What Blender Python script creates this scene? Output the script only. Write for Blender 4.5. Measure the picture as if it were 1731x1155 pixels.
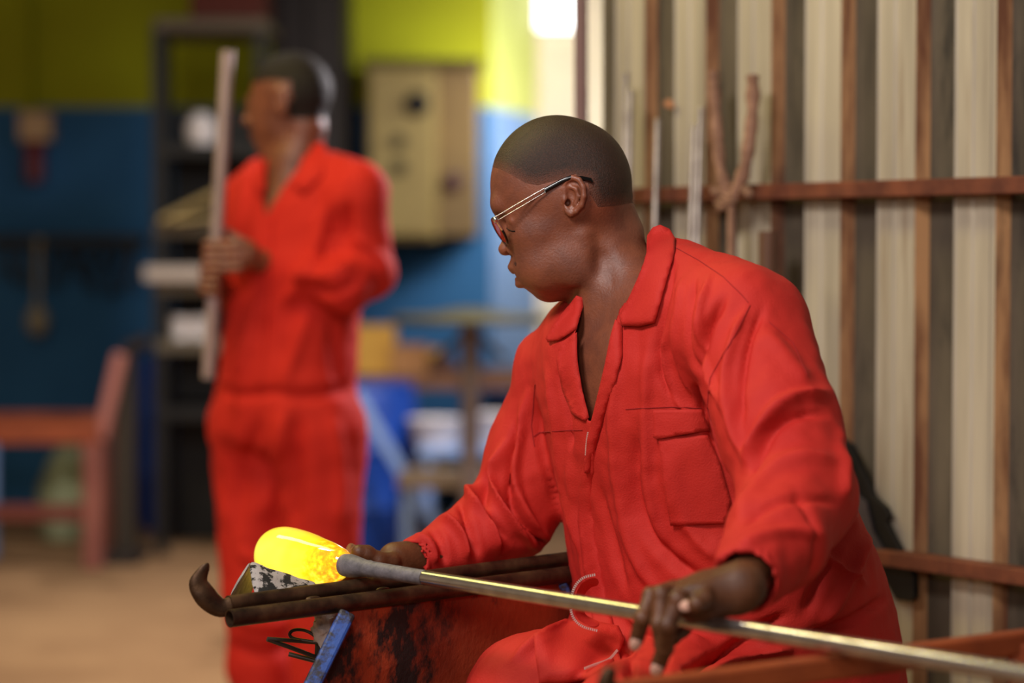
import bpy, bmesh, math, random
import numpy as np
from mathutils import Vector, Matrix, Quaternion
from mathutils.bvhtree import BVHTree
from mathutils.geometry import delaunay_2d_cdt
random.seed(7); RNG = np.random.RandomState(5)
for o in list(bpy.data.objects): bpy.data.objects.remove(o)
SC = bpy.context.scene; COL = SC.collection

# ------------------------------------------------------------------ camera
F = 85 / 36 * 1731; CH = 1.25; PITCH = math.atan((577.5 - 420) / F)
cam_d = bpy.data.cameras.new('camera'); cam_d.lens = 85; cam_d.sensor_width = 36
cam = bpy.data.objects.new('camera', cam_d); COL.objects.link(cam)
cam.location = (0, 0, CH); cam.rotation_euler = (math.pi/2 - PITCH, 0, 0)
cam_d.dof.use_dof = True; cam_d.dof.focus_distance = 3.16; cam_d.dof.aperture_fstop = 2.0
cam_d.clip_end = 60
SC.camera = cam

# ------------------------------------------------------------------ world, lights, exposure
SC.view_settings.view_transform = 'Standard'; SC.view_settings.look = 'None'
SC.view_settings.gamma = 1; SC.view_settings.use_curve_mapping = False
SC.view_settings.exposure = 0.0
w = bpy.data.worlds.new('world'); SC.world = w; w.use_nodes = True
w.node_tree.nodes['Background'].inputs[0].default_value = (1.0, 0.93, 0.88, 1)
w.node_tree.nodes['Background'].inputs[1].default_value = 0.09
def area(name, loc, target, size, power, color, size_y=None, spread=None):
    l = bpy.data.lights.new(name, 'AREA'); l.energy = power; l.color = color
    l.shape = 'RECTANGLE'; l.size = size; l.size_y = size_y or size
    if spread: l.spread = math.radians(spread)
    o = bpy.data.objects.new(name, l); COL.objects.link(o); o.location = loc
    o.rotation_euler = (Vector(target) - Vector(loc)).to_track_quat('-Z', 'Y').to_euler()
    return o
area('key_light', (-0.95, 1.55, 2.75), (0.2, 3.25, 1.05), 0.6, 60, (1.0, 0.94, 0.90))
area('bench_fill', (0.55, 8.1, 2.5), (-0.15, 9.6, 0.5), 0.5, 22, (0.98, 0.96, 1.0), None, 110)  # added unseen lamp behind the partition, brightens the far workbench area
area('front_fill', (-0.35, -0.4, 2.0), (0.35, 3.5, 1.15), 0.5, 28, (1.0, 0.93, 0.93))
sky = area('skylight', (-1.45, 4.62, 3.2), (0.1, 3.0, 0.9), 1.9, 40, (1.0, 0.87, 0.24), 0.55)
sky.rotation_euler = (0, 0, math.atan2(.755, -.656))
area('hall_light', (-1.6, 4.1, 3.6), (-0.65, 5.6, 1.1), 0.5, 16, (1.0, 0.90, 0.84))
area('back_daylight', (0.80, 10.6, 2.1), (-0.02, 11.9, 1.8), 0.6, 19, (0.98, 0.97, 0.95), None, 95)
area('rim_daylight', (1.2, 7.1, 2.2), (-0.5, 5.5, 1.3), 0.6, 85, (1.0, 0.93, 0.97))
area('floor_daylight', (-1.2, 7.2, 3.8), (-1.0, 7.6, 0.0), 1.0, 32, (1.0, 0.93, 0.85), None, 100)

# ------------------------------------------------------------------ projection helpers
RT = np.array([1., 0, 0]); UP = np.array([0, math.sin(PITCH), math.cos(PITCH)]); FW = np.array([0, math.cos(PITCH), -math.sin(PITCH)])
CAM = np.array([0, 0, CH])
def P(px, py, Y):                       # a point of the photograph at its distance Y into the room
    r = RT*((px-865.5)/F) + UP*(-(py-577.5)/F) + FW
    return CAM + r*(Y/r[1])
def proj(V):
    q = V - CAM; d = q @ FW
    return 865.5 + F*(q @ RT)/d, 577.5 - F*(q @ UP)/d
def nrm(v): v = np.asarray(v, float); return v/np.linalg.norm(v)

# ------------------------------------------------------------------ object helpers
WL = {}
def tag(o, label=None, cat=None, group=None, kind=None):
    if label: o['label'] = label
    if cat: o['category'] = cat
    if group: o['group'] = group
    if kind: o['kind'] = kind
    return o
def empty(name, loc, label=None, cat=None, group=None, kind=None, parent=None):
    o = bpy.data.objects.new(name, None); COL.objects.link(o); o.empty_display_size = .05
    loc = np.array(loc, float)
    o.location = loc; WL[o.name] = loc
    return tag(o, label, cat, group, kind)
def link(me, name, mat, parent=None, origin=None):
    """me holds world coordinates; shift them so that the object sits at its own or its parent's origin"""
    o = bpy.data.objects.new(name, me); COL.objects.link(o)
    base = WL[parent.name] if parent else (np.array(origin, float) if origin is not None else np.zeros(3))
    if np.any(base): me.transform(Matrix.Translation(-Vector(base)))
    WL[o.name] = base
    if parent: o.parent = parent
    else: o.location = base
    if mat: me.materials.append(mat)
    return o
def ortho(ax, hint=(0, 0, 1)):
    ax = nrm(ax); h = np.array(hint, float)
    if abs(ax @ nrm(h)) > .97: h = np.array([1., 0, 0]) if abs(ax[0]) < .9 else np.array([0, 1., 0])
    u = nrm(np.cross(h, ax)); return u, np.cross(ax, u)
class MB:
    def __init__(s): s.v = []; s.f = []
    def box(s, c, size, ax=None):
        c = np.array(c, float); h = np.array(size)/2
        A = np.eye(3) if ax is None else np.array(ax, float)
        n = len(s.v)
        for i in (-1, 1):
            for j in (-1, 1):
                for k in (-1, 1): s.v.append(c + A[0]*h[0]*i + A[1]*h[1]*j + A[2]*h[2]*k)
        for q in ((0,1,3,2),(4,6,7,5),(0,4,5,1),(2,3,7,6),(0,2,6,4),(1,5,7,3)): s.f.append([n+t for t in q])
        return s
    def bar(s, a, b, w, h, hint=(0, 0, 1)):
        a = np.array(a, float); b = np.array(b, float); u, v = ortho(b-a, hint)
        return s.box((a+b)/2, (w, h, np.linalg.norm(b-a)), (u, v, nrm(b-a)))
    def tube(s, pts, r, seg=12, cap=True, hint=(0, 0, 1), flat=1.0):
        pts = [np.array(p, float) for p in pts]; n = len(pts)
        rr = [r]*n if np.isscalar(r) else list(r)
        st = len(s.v); u = None
        for i, p in enumerate(pts):
            t = nrm(pts[min(i+1, n-1)] - pts[max(i-1, 0)])
            if u is None: u, v = ortho(t, hint)
            else: u = nrm(u - t*(u @ t)); v = np.cross(t, u)
            for k in range(seg):
                a = 2*math.pi*k/seg
                s.v.append(p + (u*math.cos(a) + v*math.sin(a)*flat)*rr[i])
        for i in range(n-1):
            for k in range(seg):
                k2 = (k+1) % seg
                s.f.append([st+i*seg+k, st+i*seg+k2, st+(i+1)*seg+k2, st+(i+1)*seg+k])
        if cap:
            s.f.append([st+k for k in range(seg)][::-1]); s.f.append([st+(n-1)*seg+k for k in range(seg)])
        return s
    def lathe(s, c, ax, prof, seg=32, cap=False):
        c = np.array(c, float); ax = nrm(ax)
        u, v = ortho(ax); st = len(s.v)
        for (t, r) in prof:
            for k in range(seg):
                a = 2*math.pi*k/seg
                s.v.append(c + ax*t + (u*math.cos(a)+v*math.sin(a))*max(r, 1e-5))
        for i in range(len(prof)-1):
            for k in range(seg):
                k2 = (k+1) % seg
                s.f.append([st+i*seg+k, st+i*seg+k2, st+(i+1)*seg+k2, st+(i+1)*seg+k])
        if cap:
            s.f.append([st+k for k in range(seg)][::-1]); s.f.append([st+(len(prof)-1)*seg+k for k in range(seg)])
        return s
    def prism(s, poly, n, th):
        """poly: 3-D outline, pushed by th along n"""
        st = len(s.v); m = len(poly); n = nrm(n)
        for p in poly: s.v.append(np.array(p, float))
        for p in poly: s.v.append(np.array(p, float) + n*th)
        s.f.append([st+i for i in range(m)][::-1]); s.f.append([st+m+i for i in range(m)])
        for i in range(m): j = (i+1) % m; s.f.append([st+i, st+j, st+m+j, st+m+i])
        return s
    def ball(s, c, r, seg=16, ring=10, ax=None):
        r = np.array([r]*3 if np.isscalar(r) else r, float); c = np.array(c, float)
        A = np.eye(3) if ax is None else np.array(ax); st = len(s.v)
        for i in range(ring+1):
            th = math.pi*i/ring
            for k in range(seg):
                a = 2*math.pi*k/seg
                q = np.array([math.sin(th)*math.cos(a), math.sin(th)*math.sin(a), math.cos(th)])*r
                s.v.append(c + q @ A)
        for i in range(ring):
            for k in range(seg):
                k2 = (k+1) % seg
                s.f.append([st+i*seg+k, st+(i+1)*seg+k, st+(i+1)*seg+k2, st+i*seg+k2])
        return s
    def build(s, name, mat, parent=None, smooth=False, bevel=0, origin=None, sub=0, kind=None, label=None):
        me = bpy.data.meshes.new(name)
        me.from_pydata([tuple(p) for p in s.v], [], s.f); me.update()
        bm = bmesh.new(); bm.from_mesh(me); bmesh.ops.remove_doubles(bm, verts=bm.verts, dist=1e-6)
        bmesh.ops.recalc_face_normals(bm, faces=bm.faces); bm.to_mesh(me); bm.free()
        if smooth:
            me.polygons.foreach_set('use_smooth', [True]*len(me.polygons))
            me.set_sharp_from_angle(angle=math.radians(50))
        o = link(me, name, mat, parent, origin)
        if bevel:
            m = o.modifiers.new('bevel', 'BEVEL'); m.width = bevel; m.segments = 2; m.limit_method = 'ANGLE'
        if sub:
            m = o.modifiers.new('sub', 'SUBSURF'); m.levels = m.render_levels = sub
        if kind: o['kind'] = kind
        if label: o['label'] = label
        return o

# ------------------------------------------------------------------ materials
def srgb(r, g, b):
    return tuple((c/255/12.92 if c/255 <= .04045 else ((c/255+.055)/1.055)**2.4) for c in (r, g, b)) + (1,)
MATS = {}
def mat(name, c1, c2=None, rough=.6, metal=0, scale=8, detail=5, bump=0, bscale=60, stretch=(1, 1, 1), lo=.35, hi=.65,
        spec=.5, c3=None, scale3=3, sheen=0, coat=0, rough2=None, lo3=.55, hi3=.7, thin=False):
    if name in MATS: return MATS[name]
    m = bpy.data.materials.new(name); m.use_nodes = True; nt = m.node_tree; N = nt.nodes; L = nt.links
    b = N['Principled BSDF']; b.inputs['Roughness'].default_value = rough; b.inputs['Metallic'].default_value = metal
    b.inputs['Specular IOR Level'].default_value = spec
    b.inputs['Sheen Weight'].default_value = sheen; b.inputs['Coat Weight'].default_value = coat
    b.inputs['Base Color'].default_value = c1
    tc = N.new('ShaderNodeTexCoord'); mp = N.new('ShaderNodeMapping'); L.new(tc.outputs['Object'], mp.inputs[0]); mp.inputs['Scale'].default_value = stretch
    def noise(sc, det=5, rg=.6):
        n = N.new('ShaderNodeTexNoise'); n.inputs['Scale'].default_value = sc; n.inputs['Detail'].default_value = det
        n.inputs['Roughness'].default_value = rg; L.new(mp.outputs[0], n.inputs['Vector']); return n
    def ramp(src, a, bb):
        r = N.new('ShaderNodeMapRange'); r.inputs[1].default_value = a; r.inputs[2].default_value = bb; L.new(src, r.inputs[0]); return r.outputs[0]
    col = None
    if c2:
        n = noise(scale, detail); mx = N.new('ShaderNodeMix'); mx.data_type = 'RGBA'
        fac = ramp(n.outputs[0], lo, hi); L.new(fac, mx.inputs[0]); mx.inputs[6].default_value = c1; mx.inputs[7].default_value = c2; col = mx.outputs[2]
        if rough2 is not None: 
            rr = N.new('ShaderNodeMapRange'); rr.inputs[3].default_value = rough; rr.inputs[4].default_value = rough2; L.new(fac, rr.inputs[0]); L.new(rr.outputs[0], b.inputs['Roughness'])
    if c3:
        n = noise(scale3, 6, .7); mx = N.new('ShaderNodeMix'); mx.data_type = 'RGBA'
        L.new(ramp(n.outputs[0], lo3, hi3), mx.inputs[0]); L.new(col, mx.inputs[6]); mx.inputs[7].default_value = c3; col = mx.outputs[2]
    if col is not None: L.new(col, b.inputs['Base Color'])
    if bump:
        n = noise(bscale, 6, .65); bp = N.new('ShaderNodeBump'); bp.inputs['Distance'].default_value = bump; bp.inputs['Strength'].default_value = 1
        L.new(n.outputs[0], bp.inputs['Height']); L.new(bp.outputs[0], b.inputs['Normal'])
    MATS[name] = m; return m
def emit(name, c, strength):
    m = bpy.data.materials.new(name); m.use_nodes = True; b = m.node_tree.nodes['Principled BSDF']
    b.inputs['Base Color'].default_value = (0, 0, 0, 1); b.inputs['Emission Color'].default_value = c; b.inputs['Emission Strength'].default_value = strength
    MATS[name] = m; return m

RED = mat('red cotton drill', srgb(196, 44, 32), srgb(184, 34, 28), rough=.7, spec=.3, scale=4, bump=.0008, bscale=420)
REDBG = mat('red cotton', srgb(208, 46, 32), srgb(196, 36, 28), rough=.8, spec=.2, scale=3)
STITCH = mat('dark red thread', srgb(150, 16, 16), rough=.9)
SKIN = mat('dark brown skin', srgb(134, 76, 52), srgb(106, 57, 39), rough=.35, spec=.55, scale=22, bump=.0007, bscale=300, rough2=.5)
SKINH = mat('dark brown hand skin', srgb(98, 58, 34), srgb(74, 42, 24), rough=.45, spec=.4, scale=30, bump=.0007, bscale=300)
HAIR = mat('cropped black hair', srgb(34, 22, 16), srgb(24, 16, 12), rough=.6, spec=.3, scale=300, bump=.0016, bscale=520)
NAIL = mat('fingernail', srgb(206, 160, 142), rough=.4)
DARKSTEEL = mat('dark oiled steel', srgb(56, 40, 32), srgb(92, 66, 44), rough=.34, metal=.75, scale=25, bump=.0008, bscale=90, rough2=.6)
RUST = mat('rusty brown steel', srgb(98, 52, 38), srgb(132, 74, 50), rough=.7, metal=.3, scale=20, bump=.0008, bscale=120, c3=srgb(52, 28, 24), scale3=14)
RUSTBAR = mat('orange rusted bar', srgb(158, 74, 32), srgb(122, 52, 22), rough=.6, metal=.3, scale=9, bump=.0006)
PLATE = mat('rust red plate', srgb(172, 66, 28), srgb(128, 42, 18), rough=.75, metal=.1, scale=10, bump=.002, bscale=90, c3=srgb(34, 18, 14), scale3=9, stretch=(1, 1, .6), lo3=.53, hi3=.62)
BLUEP = mat('chipped blue paint', srgb(36, 72, 150), srgb(52, 92, 168), rough=.5, scale=14, c3=srgb(38, 30, 34), scale3=34, bump=.001, lo3=.46, hi3=.56)
STEEL = mat('bright steel tube', srgb(206, 200, 196), srgb(176, 168, 162), rough=.20, metal=.95, scale=30, rough2=.27)
SCALE = mat('grey oxidised iron', srgb(128, 122, 128), srgb(96, 92, 98), rough=.6, metal=.35, scale=60, bump=.0008, bscale=200)
SILVER = mat('dull silvery steel rod', srgb(176, 164, 158), srgb(140, 128, 122), rough=.4, metal=.7, scale=30)
BLACK = mat('black painted steel', srgb(20, 18, 18), srgb(30, 27, 26), rough=.5, metal=.3, scale=12)
CHROME = mat('bright metal', srgb(225, 220, 215), rough=.2, metal=1)
BLKPL = mat('glossy black plastic', srgb(10, 9, 9), rough=.2)

# cropped hair: black stubble over skin, thinning out at the hairline (attribute "density")
HAIRD = mat('cropped stubble', srgb(52, 31, 19), srgb(34, 21, 13), rough=.46, spec=.38, scale=300, bump=.0015, bscale=480)
def _stubble():
    nt = HAIRD.node_tree; N = nt.nodes; L = nt.links; b = N['Principled BSDF']; src = b.inputs['Base Color'].links[0].from_socket
    a = N.new('ShaderNodeAttribute'); a.attribute_name = 'stubble'; tc = N.new('ShaderNodeTexCoord'); n = N.new('ShaderNodeTexNoise'); n.inputs['Scale'].default_value = 700; n.inputs['Detail'].default_value = 2
    L.new(tc.outputs['Object'], n.inputs['Vector'])
    m1 = N.new('ShaderNodeMath'); m1.operation = 'SUBTRACT'; L.new(n.outputs[0], m1.inputs[0]); m1.inputs[1].default_value = .5
    m2 = N.new('ShaderNodeMath'); m2.operation = 'MULTIPLY_ADD'; m2.inputs[1].default_value = 1.1; m2.use_clamp = True; L.new(m1.outputs[0], m2.inputs[0]); L.new(a.outputs['Fac'], m2.inputs[2])
    mx = N.new('ShaderNodeMix'); mx.data_type = 'RGBA'; L.new(m2.outputs[0], mx.inputs[0]); mx.inputs[6].default_value = srgb(116, 64, 44); L.new(src, mx.inputs[7]); L.new(mx.outputs[2], b.inputs['Base Color'])
_stubble()
# ------------------------------------------------------------------ distance fields and surface extraction
def smin(a, b, k):
    if k <= 0: return np.minimum(a, b)
    h = np.clip(.5 + .5*(b-a)/k, 0, 1); return b + (a-b)*h - k*h*(1-h)
def smax(a, b, k): return -smin(-a, -b, k)
class Cone:                                            # tapered capsule
    def __init__(s, a, b, ra, rb): s.a = np.array(a, float); s.b = np.array(b, float); s.ra = ra; s.rb = rb
    def __call__(s, p):
        ab = s.b-s.a; t = np.clip(((p-s.a) @ ab)/(ab @ ab), 0, 1)
        return np.linalg.norm(p - s.a - t[:, None]*ab, axis=1) - (s.ra + (s.rb-s.ra)*t)
class Ell:
    def __init__(s, c, r, ax=None):
        s.c = np.array(c, float); s.r = np.array([r]*3 if np.isscalar(r) else r, float); s.A = np.eye(3) if ax is None else np.array([nrm(a) for a in ax])
    def __call__(s, p):
        q = (p-s.c) @ s.A.T; k0 = np.linalg.norm(q/s.r, axis=1); k1 = np.linalg.norm(q/(s.r**2), axis=1)
        return np.where(k0 < 1e-4, -s.r.min(), k0*(k0-1)/np.maximum(k1, 1e-9))
class Loft:                                            # stacked superellipses along z
    def __init__(s, secs, u, v, e=2.3, off=0):
        s.T = np.array(secs, float); s.u = nrm(u); s.v = nrm(v); s.e = e; s.off = off
        z = s.T[:, 0]; zz = np.linspace(z[0], z[-1], 120); s.zz = zz; s.C = []
        for j in range(1, s.T.shape[1]):
            y = np.interp(zz, z, s.T[:, j]); k = np.ones(11)/11; yp = np.pad(y, 5, mode='edge'); s.C.append(np.convolve(yp, k, 'valid'))
    def __call__(s, p):
        z = p[:, 2]; cx, cy, a, b = [np.interp(z, s.zz, c) for c in s.C]
        a = a + s.off; b = b + s.off
        dx = p[:, 0]-cx; dy = p[:, 1]-cy
        q = np.abs(dx*s.u[0]+dy*s.u[1])/a; r = np.abs(dx*s.v[0]+dy*s.v[1])/b
        d = ((q**s.e + r**s.e)**(1/s.e) - 1)*np.minimum(a, b)*.92
        zo = np.maximum(s.zz[0]-s.off-z, z-s.zz[-1]-s.off)
        return smax(d, zo, .06)
class Plane:                                           # keeps the side the normal points away from
    def __init__(s, c, n): s.c = np.array(c, float); s.n = nrm(n)
    def __call__(s, p): return (p-s.c) @ s.n
def field(ops):
    """ops: list of (kind, shape, k) with kind '+', '-', '&' """
    def f(p):
        d = None
        for kd, sh, k in ops:
            e = sh(p)
            if d is None: d = e
            elif kd == '+': d = smin(d, e, k)
            elif kd == '-': d = smax(d, -e, k)
            else: d = smax(d, e, k)
        return d
    return f
def isosurface(f, lo, hi, h, B=6):
    lo = np.array(lo, float); n = (np.ceil((np.array(hi)-lo)/h/B).astype(int)+1)*B
    nb = n//B
    gx = [lo[i] + (np.arange(nb[i])*B + (B-1)/2)*h for i in range(3)]
    C = np.stack(np.meshgrid(*gx, indexing='ij'), -1).reshape(-1, 3)
    dc = np.concatenate([f(c) for c in np.array_split(C, max(1, len(C)//200000))]).reshape(nb)
    D = np.repeat(np.repeat(np.repeat(dc, B, 0), B, 1), B, 2).astype(np.float32)
    act = np.argwhere(np.abs(dc) < B*h*1.35)
    loc = np.stack(np.meshgrid(*[np.arange(B)]*3, indexing='ij'), -1).reshape(-1, 3)
    for ch in np.array_split(act, max(1, len(act)*B**3//400000)):
        idx = (ch[:, None, :]*B + loc[None]).reshape(-1, 3)
        D[idx[:, 0], idx[:, 1], idx[:, 2]] = f(lo + idx*h)
    S = D < 0
    cell = np.zeros(tuple(x-1 for x in D.shape), bool)
    a0 = S[:-1, :-1, :-1]
    for i in (0, 1):
        for j in (0, 1):
            for k in (0, 1): cell |= S[i:S.shape[0]-1+i, j:S.shape[1]-1+j, k:S.shape[2]-1+k] != a0
    ci = np.argwhere(cell); vid = -np.ones(cell.shape, np.int64); vid[tuple(ci.T)] = np.arange(len(ci))
    off = np.array([(i, j, k) for i in (0, 1) for j in (0, 1) for k in (0, 1)])
    val = np.stack([D[tuple((ci+o).T)] for o in off], 1).astype(float)
    acc = np.zeros((len(ci), 3)); cnt = np.zeros(len(ci))
    for a in range(8):
        for b in range(a+1, 8):
            if np.abs(off[a]-off[b]).sum() != 1: continue
            m = (val[:, a] < 0) != (val[:, b] < 0); t = np.where(m, val[:, a]/np.where(m, val[:, a]-val[:, b], 1), 0)
            acc += np.where(m[:, None], off[a] + t[:, None]*(off[b]-off[a]), 0); cnt += m
    V = lo + (ci + acc/cnt[:, None])*h
    Fs = []
    for ax in range(3):
        sl = [slice(1, -1)]*3; sl[ax] = slice(0, -1); sl2 = list(sl); sl2[ax] = slice(1, None)
        A = S[tuple(sl)]; Bq = S[tuple(sl2)]; e = np.argwhere(A != Bq)
        base = e + np.array([1 if i != ax else 0 for i in range(3)])
        u, v = (ax+1) % 3, (ax+2) % 3
        du = np.zeros(3, int); du[u] = 1; dv = np.zeros(3, int); dv[v] = 1
        q = np.stack([vid[tuple(np.clip(base-du-dv, 0, None).T)], vid[tuple((base-dv).T)], vid[tuple(base.T)], vid[tuple((base-du).T)]], 1)
        fl = A[tuple(e.T)]; q[~fl] = q[~fl][:, ::-1]; Fs.append(q)
    Q = np.concatenate(Fs); Q = Q[(Q >= 0).all(1)]
    return V, Q
def normals(V, Q):
    n = np.cross(V[Q[:, 2]]-V[Q[:, 0]], V[Q[:, 3]]-V[Q[:, 1]]); N = np.zeros_like(V)
    for k in range(Q.shape[1]): np.add.at(N, Q[:, k], n)
    return N/np.maximum(np.linalg.norm(N, axis=1, keepdims=True), 1e-12)
def relax(V, Q, it=2, lam=.5):
    for _ in range(it):
        A = np.zeros_like(V); c = np.zeros(len(V))
        for k in range(4):
            j = Q[:, (k+1) % 4]; i = Q[:, k]
            np.add.at(A, i, V[j]); np.add.at(c, i, 1); np.add.at(A, j, V[i]); np.add.at(c, j, 1)
        V = V + lam*(A/np.maximum(c, 1)[:, None] - V)
    return V
def join(parts):
    V = []; Q = []; n = 0
    for v, q in parts: V.append(v); Q.append(q+n); n += len(v)
    return np.concatenate(V), np.concatenate(Q)
def prune(V, Q, keep):
    """keep faces whose verts all pass; drop unused verts"""
    Q = Q[keep[Q].all(1)]; used = np.zeros(len(V), bool); used[Q.ravel()] = True
    m = np.cumsum(used)-1; return V[used], m[Q], used
def mesh(V, Q, name):
    me = bpy.data.meshes.new(name); me.vertices.add(len(V)); me.vertices.foreach_set('co', V.astype(np.float32).ravel())
    k = Q.shape[1]; me.loops.add(Q.size); me.loops.foreach_set('vertex_index', Q.ravel().astype(np.int32))
    me.polygons.add(len(Q)); me.polygons.foreach_set('loop_start', np.arange(len(Q), dtype=np.int32)*k)
    me.polygons.foreach_set('use_smooth', np.ones(len(Q), bool)); me.update(calc_edges=True); me.validate(); return me
def seg_dist(px, py, poly):
    """distance to a polyline and the position 0..1 along it; sign tells the side"""
    best = np.full(len(px), 1e9); T = np.zeros(len(px)); SG = np.zeros(len(px)); L = [0]
    for a, b in zip(poly[:-1], poly[1:]): L.append(L[-1]+math.hypot(b[0]-a[0], b[1]-a[1]))
    for i, (a, b) in enumerate(zip(poly[:-1], poly[1:])):
        dx, dy = b[0]-a[0], b[1]-a[1]; l2 = dx*dx+dy*dy
        t = np.clip(((px-a[0])*dx+(py-a[1])*dy)/l2, 0, 1); d = np.hypot(px-a[0]-t*dx, py-a[1]-t*dy)
        m = d < best; best[m] = d[m]; T[m] = ((L[i]+t*math.sqrt(l2))/L[-1])[m]; SG[m] = np.sign((px-a[0])*dy-(py-a[1])*dx)[m]
    return best, T, SG
def inpoly(px, py, poly):
    r = np.zeros(len(px), bool); n = len(poly)
    for i in range(n):
        x1, y1 = poly[i]; x2, y2 = poly[(i+1) % n]
        c = ((y1 > py) != (y2 > py)) & (px < (x2-x1)*(py-y1)/((y2-y1) or 1e-9)+x1); r ^= c
    return r
def smooth_poly(pts, n=3):
    pts = [np.array(p, float) for p in pts]
    for _ in range(n):
        q = [pts[0]]
        for a, b in zip(pts[:-1], pts[1:]): q += [a*.75+b*.25, a*.25+b*.75]
        q.append(pts[-1]); pts = q
    return pts
def folds(V, Q, lst, ymin=0, ymax=99):
    """cloth folds: each entry (points, width, height in mm[, ymin, ymax]) raises or sinks the cloth along its normals"""
    N = normals(V, Q); px, py = proj(V); vd = CAM-V; vd /= np.linalg.norm(vd, axis=1, keepdims=True)
    fc = np.clip((np.sum(N*vd, 1)+.05)/.35, 0, 1); D = np.zeros(len(V))
    for e in lst:
        pts, wd, amp = e[:3]; y0, y1 = (e[3], e[4]) if len(e) > 3 else (ymin, ymax)
        pts = [tuple(q) for q in smooth_poly(pts, 2)]
        xs = [q[0] for q in pts]; ys = [q[1] for q in pts]; m = np.where((px > min(xs)-3*wd) & (px < max(xs)+3*wd) & (py > min(ys)-3*wd) & (py < max(ys)+3*wd) & (V[:, 1] > y0) & (V[:, 1] < y1))[0]
        if not len(m): continue
        d, t, sg = seg_dist(px[m], py[m], pts)
        D[m] += amp*.001*np.exp(-(d/wd)**2)*np.clip(np.sin(np.pi*np.clip(t*.94+.03, 0, 1))*1.9, 0, 1)
    return V + N*(D*fc)[:, None]
def wob(V, scale, amp, seed=0):
    r = np.random.RandomState(seed); s = np.zeros(len(V))
    for i in range(7):
        k = r.normal(size=3)*scale*(1+.35*i); s += np.sin(V @ k + r.uniform(0, 6.3) + 1.5*np.sin(V @ (r.normal(size=3)*scale*.6)))/(1+.35*i)
    return s*amp/3
def bvh_of(V, Q): return BVHTree.FromPolygons([tuple(v) for v in V], [tuple(int(x) for x in q) for q in Q])
def hit(bvh, px, py):
    d = P(px, py, 3.0)-CAM; r = bvh.ray_cast(Vector(CAM), Vector(nrm(d)))
    if r[0] is None: return None, None
    n = np.array(r[1]); n = n if n @ d < 0 else -n
    return np.array(r[0]), n
def patch(name, poly, bvh, off, th, mt, parent, step=6, sm=6, puff=None, lift=None, ymax=99):
    """a piece of cloth lying on the surface bvh, cut to an outline, with real thickness"""
    pts = []
    for a, b in zip(poly, poly[1:]+poly[:1]):
        n = max(1, int(math.hypot(b[0]-a[0], b[1]-a[1])/step))
        pts += [(a[0]+(b[0]-a[0])*i/n, a[1]+(b[1]-a[1])*i/n) for i in range(n)]
    nb = len(pts); xs = [p[0] for p in poly]; ys = [p[1] for p in poly]
    gx, gy = np.meshgrid(np.arange(min(xs), max(xs), step), np.arange(min(ys), max(ys), step)); gx = gx.ravel()+.5; gy = gy.ravel()+.5
    ins = inpoly(gx, gy, poly); gx, gy = gx[ins], gy[ins]; d, _, _ = seg_dist(gx, gy, poly+poly[:1]); ok = d > step*.6
    pts += list(zip(gx[ok], gy[ok]))
    r = delaunay_2d_cdt([Vector(p) for p in pts], [(i, (i+1) % nb) for i in range(nb)], [], 1, 1e-4)
    vs = [tuple(v) for v in r[0]]; fs = [f for f in r[2]]
    Y = np.full(len(vs), np.nan)
    for i, (x, y) in enumerate(vs):
        h_, n = hit(bvh, x, y)
        if h_ is not None and h_[1] < ymax: Y[i] = h_[1]
    adj = [[] for _ in vs]
    for f in fs:
        for i in range(len(f)): adj[f[i]].append(f[(i+1) % len(f)]); adj[f[(i+1) % len(f)]].append(f[i])
    for _ in range(60):
        if not np.isnan(Y).any(): break
        Z = Y.copy()
        for i in np.where(np.isnan(Y))[0]:
            q = [Y[j] for j in adj[i] if not np.isnan(Y[j])]
            if q: Z[i] = np.mean(q)
        Y = Z
    for _ in range(sm):
        Y = np.array([.5*Y[i] + .5*np.mean([Y[j] for j in adj[i]]) if adj[i] else Y[i] for i in range(len(vs))])
    bx, by = np.array([v[0] for v in vs]), np.array([v[1] for v in vs]); de, _, _ = seg_dist(bx, by, poly+poly[:1])
    V = []
    for i, (x, y) in enumerate(vs):
        o_ = off + (puff*min(1, de[i]/20) if puff else 0) + (lift(x, y) if lift else 0)
        V.append(P(x, y, Y[i]-o_))
    me = bpy.data.meshes.new(name); me.from_pydata([tuple(v) for v in V], [], fs); me.update()
    bm = bmesh.new(); bm.from_mesh(me); bmesh.ops.recalc_face_normals(bm, faces=bm.faces)
    bm.faces.ensure_lookup_table()
    if bm.faces and sum(f.normal.y for f in bm.faces) > 0: bmesh.ops.reverse_faces(bm, faces=bm.faces)
    bm.to_mesh(me); bm.free()
    me.polygons.foreach_set('use_smooth', [True]*len(me.polygons))
    o = link(me, name, mt, parent)
    m = o.modifiers.new('thick', 'SOLIDIFY'); m.thickness = th; m.offset = -1
    return o
def seam(name, pts, bvh, r, mt, parent, off=.0006, label=None):
    out = []
    for a, b in zip(pts[:-1], pts[1:]):
        n = max(1, int(math.hypot(b[0]-a[0], b[1]-a[1])/5))
        for i in range(n):
            x, y = a[0]+(b[0]-a[0])*i/n, a[1]+(b[1]-a[1])*i/n; h_, nn = hit(bvh, x, y)
            if h_ is not None: out.append(h_+nn*off)
    return MB().tube(out, r, 6).build(name, mt, parent, smooth=True, label=label)

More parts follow.
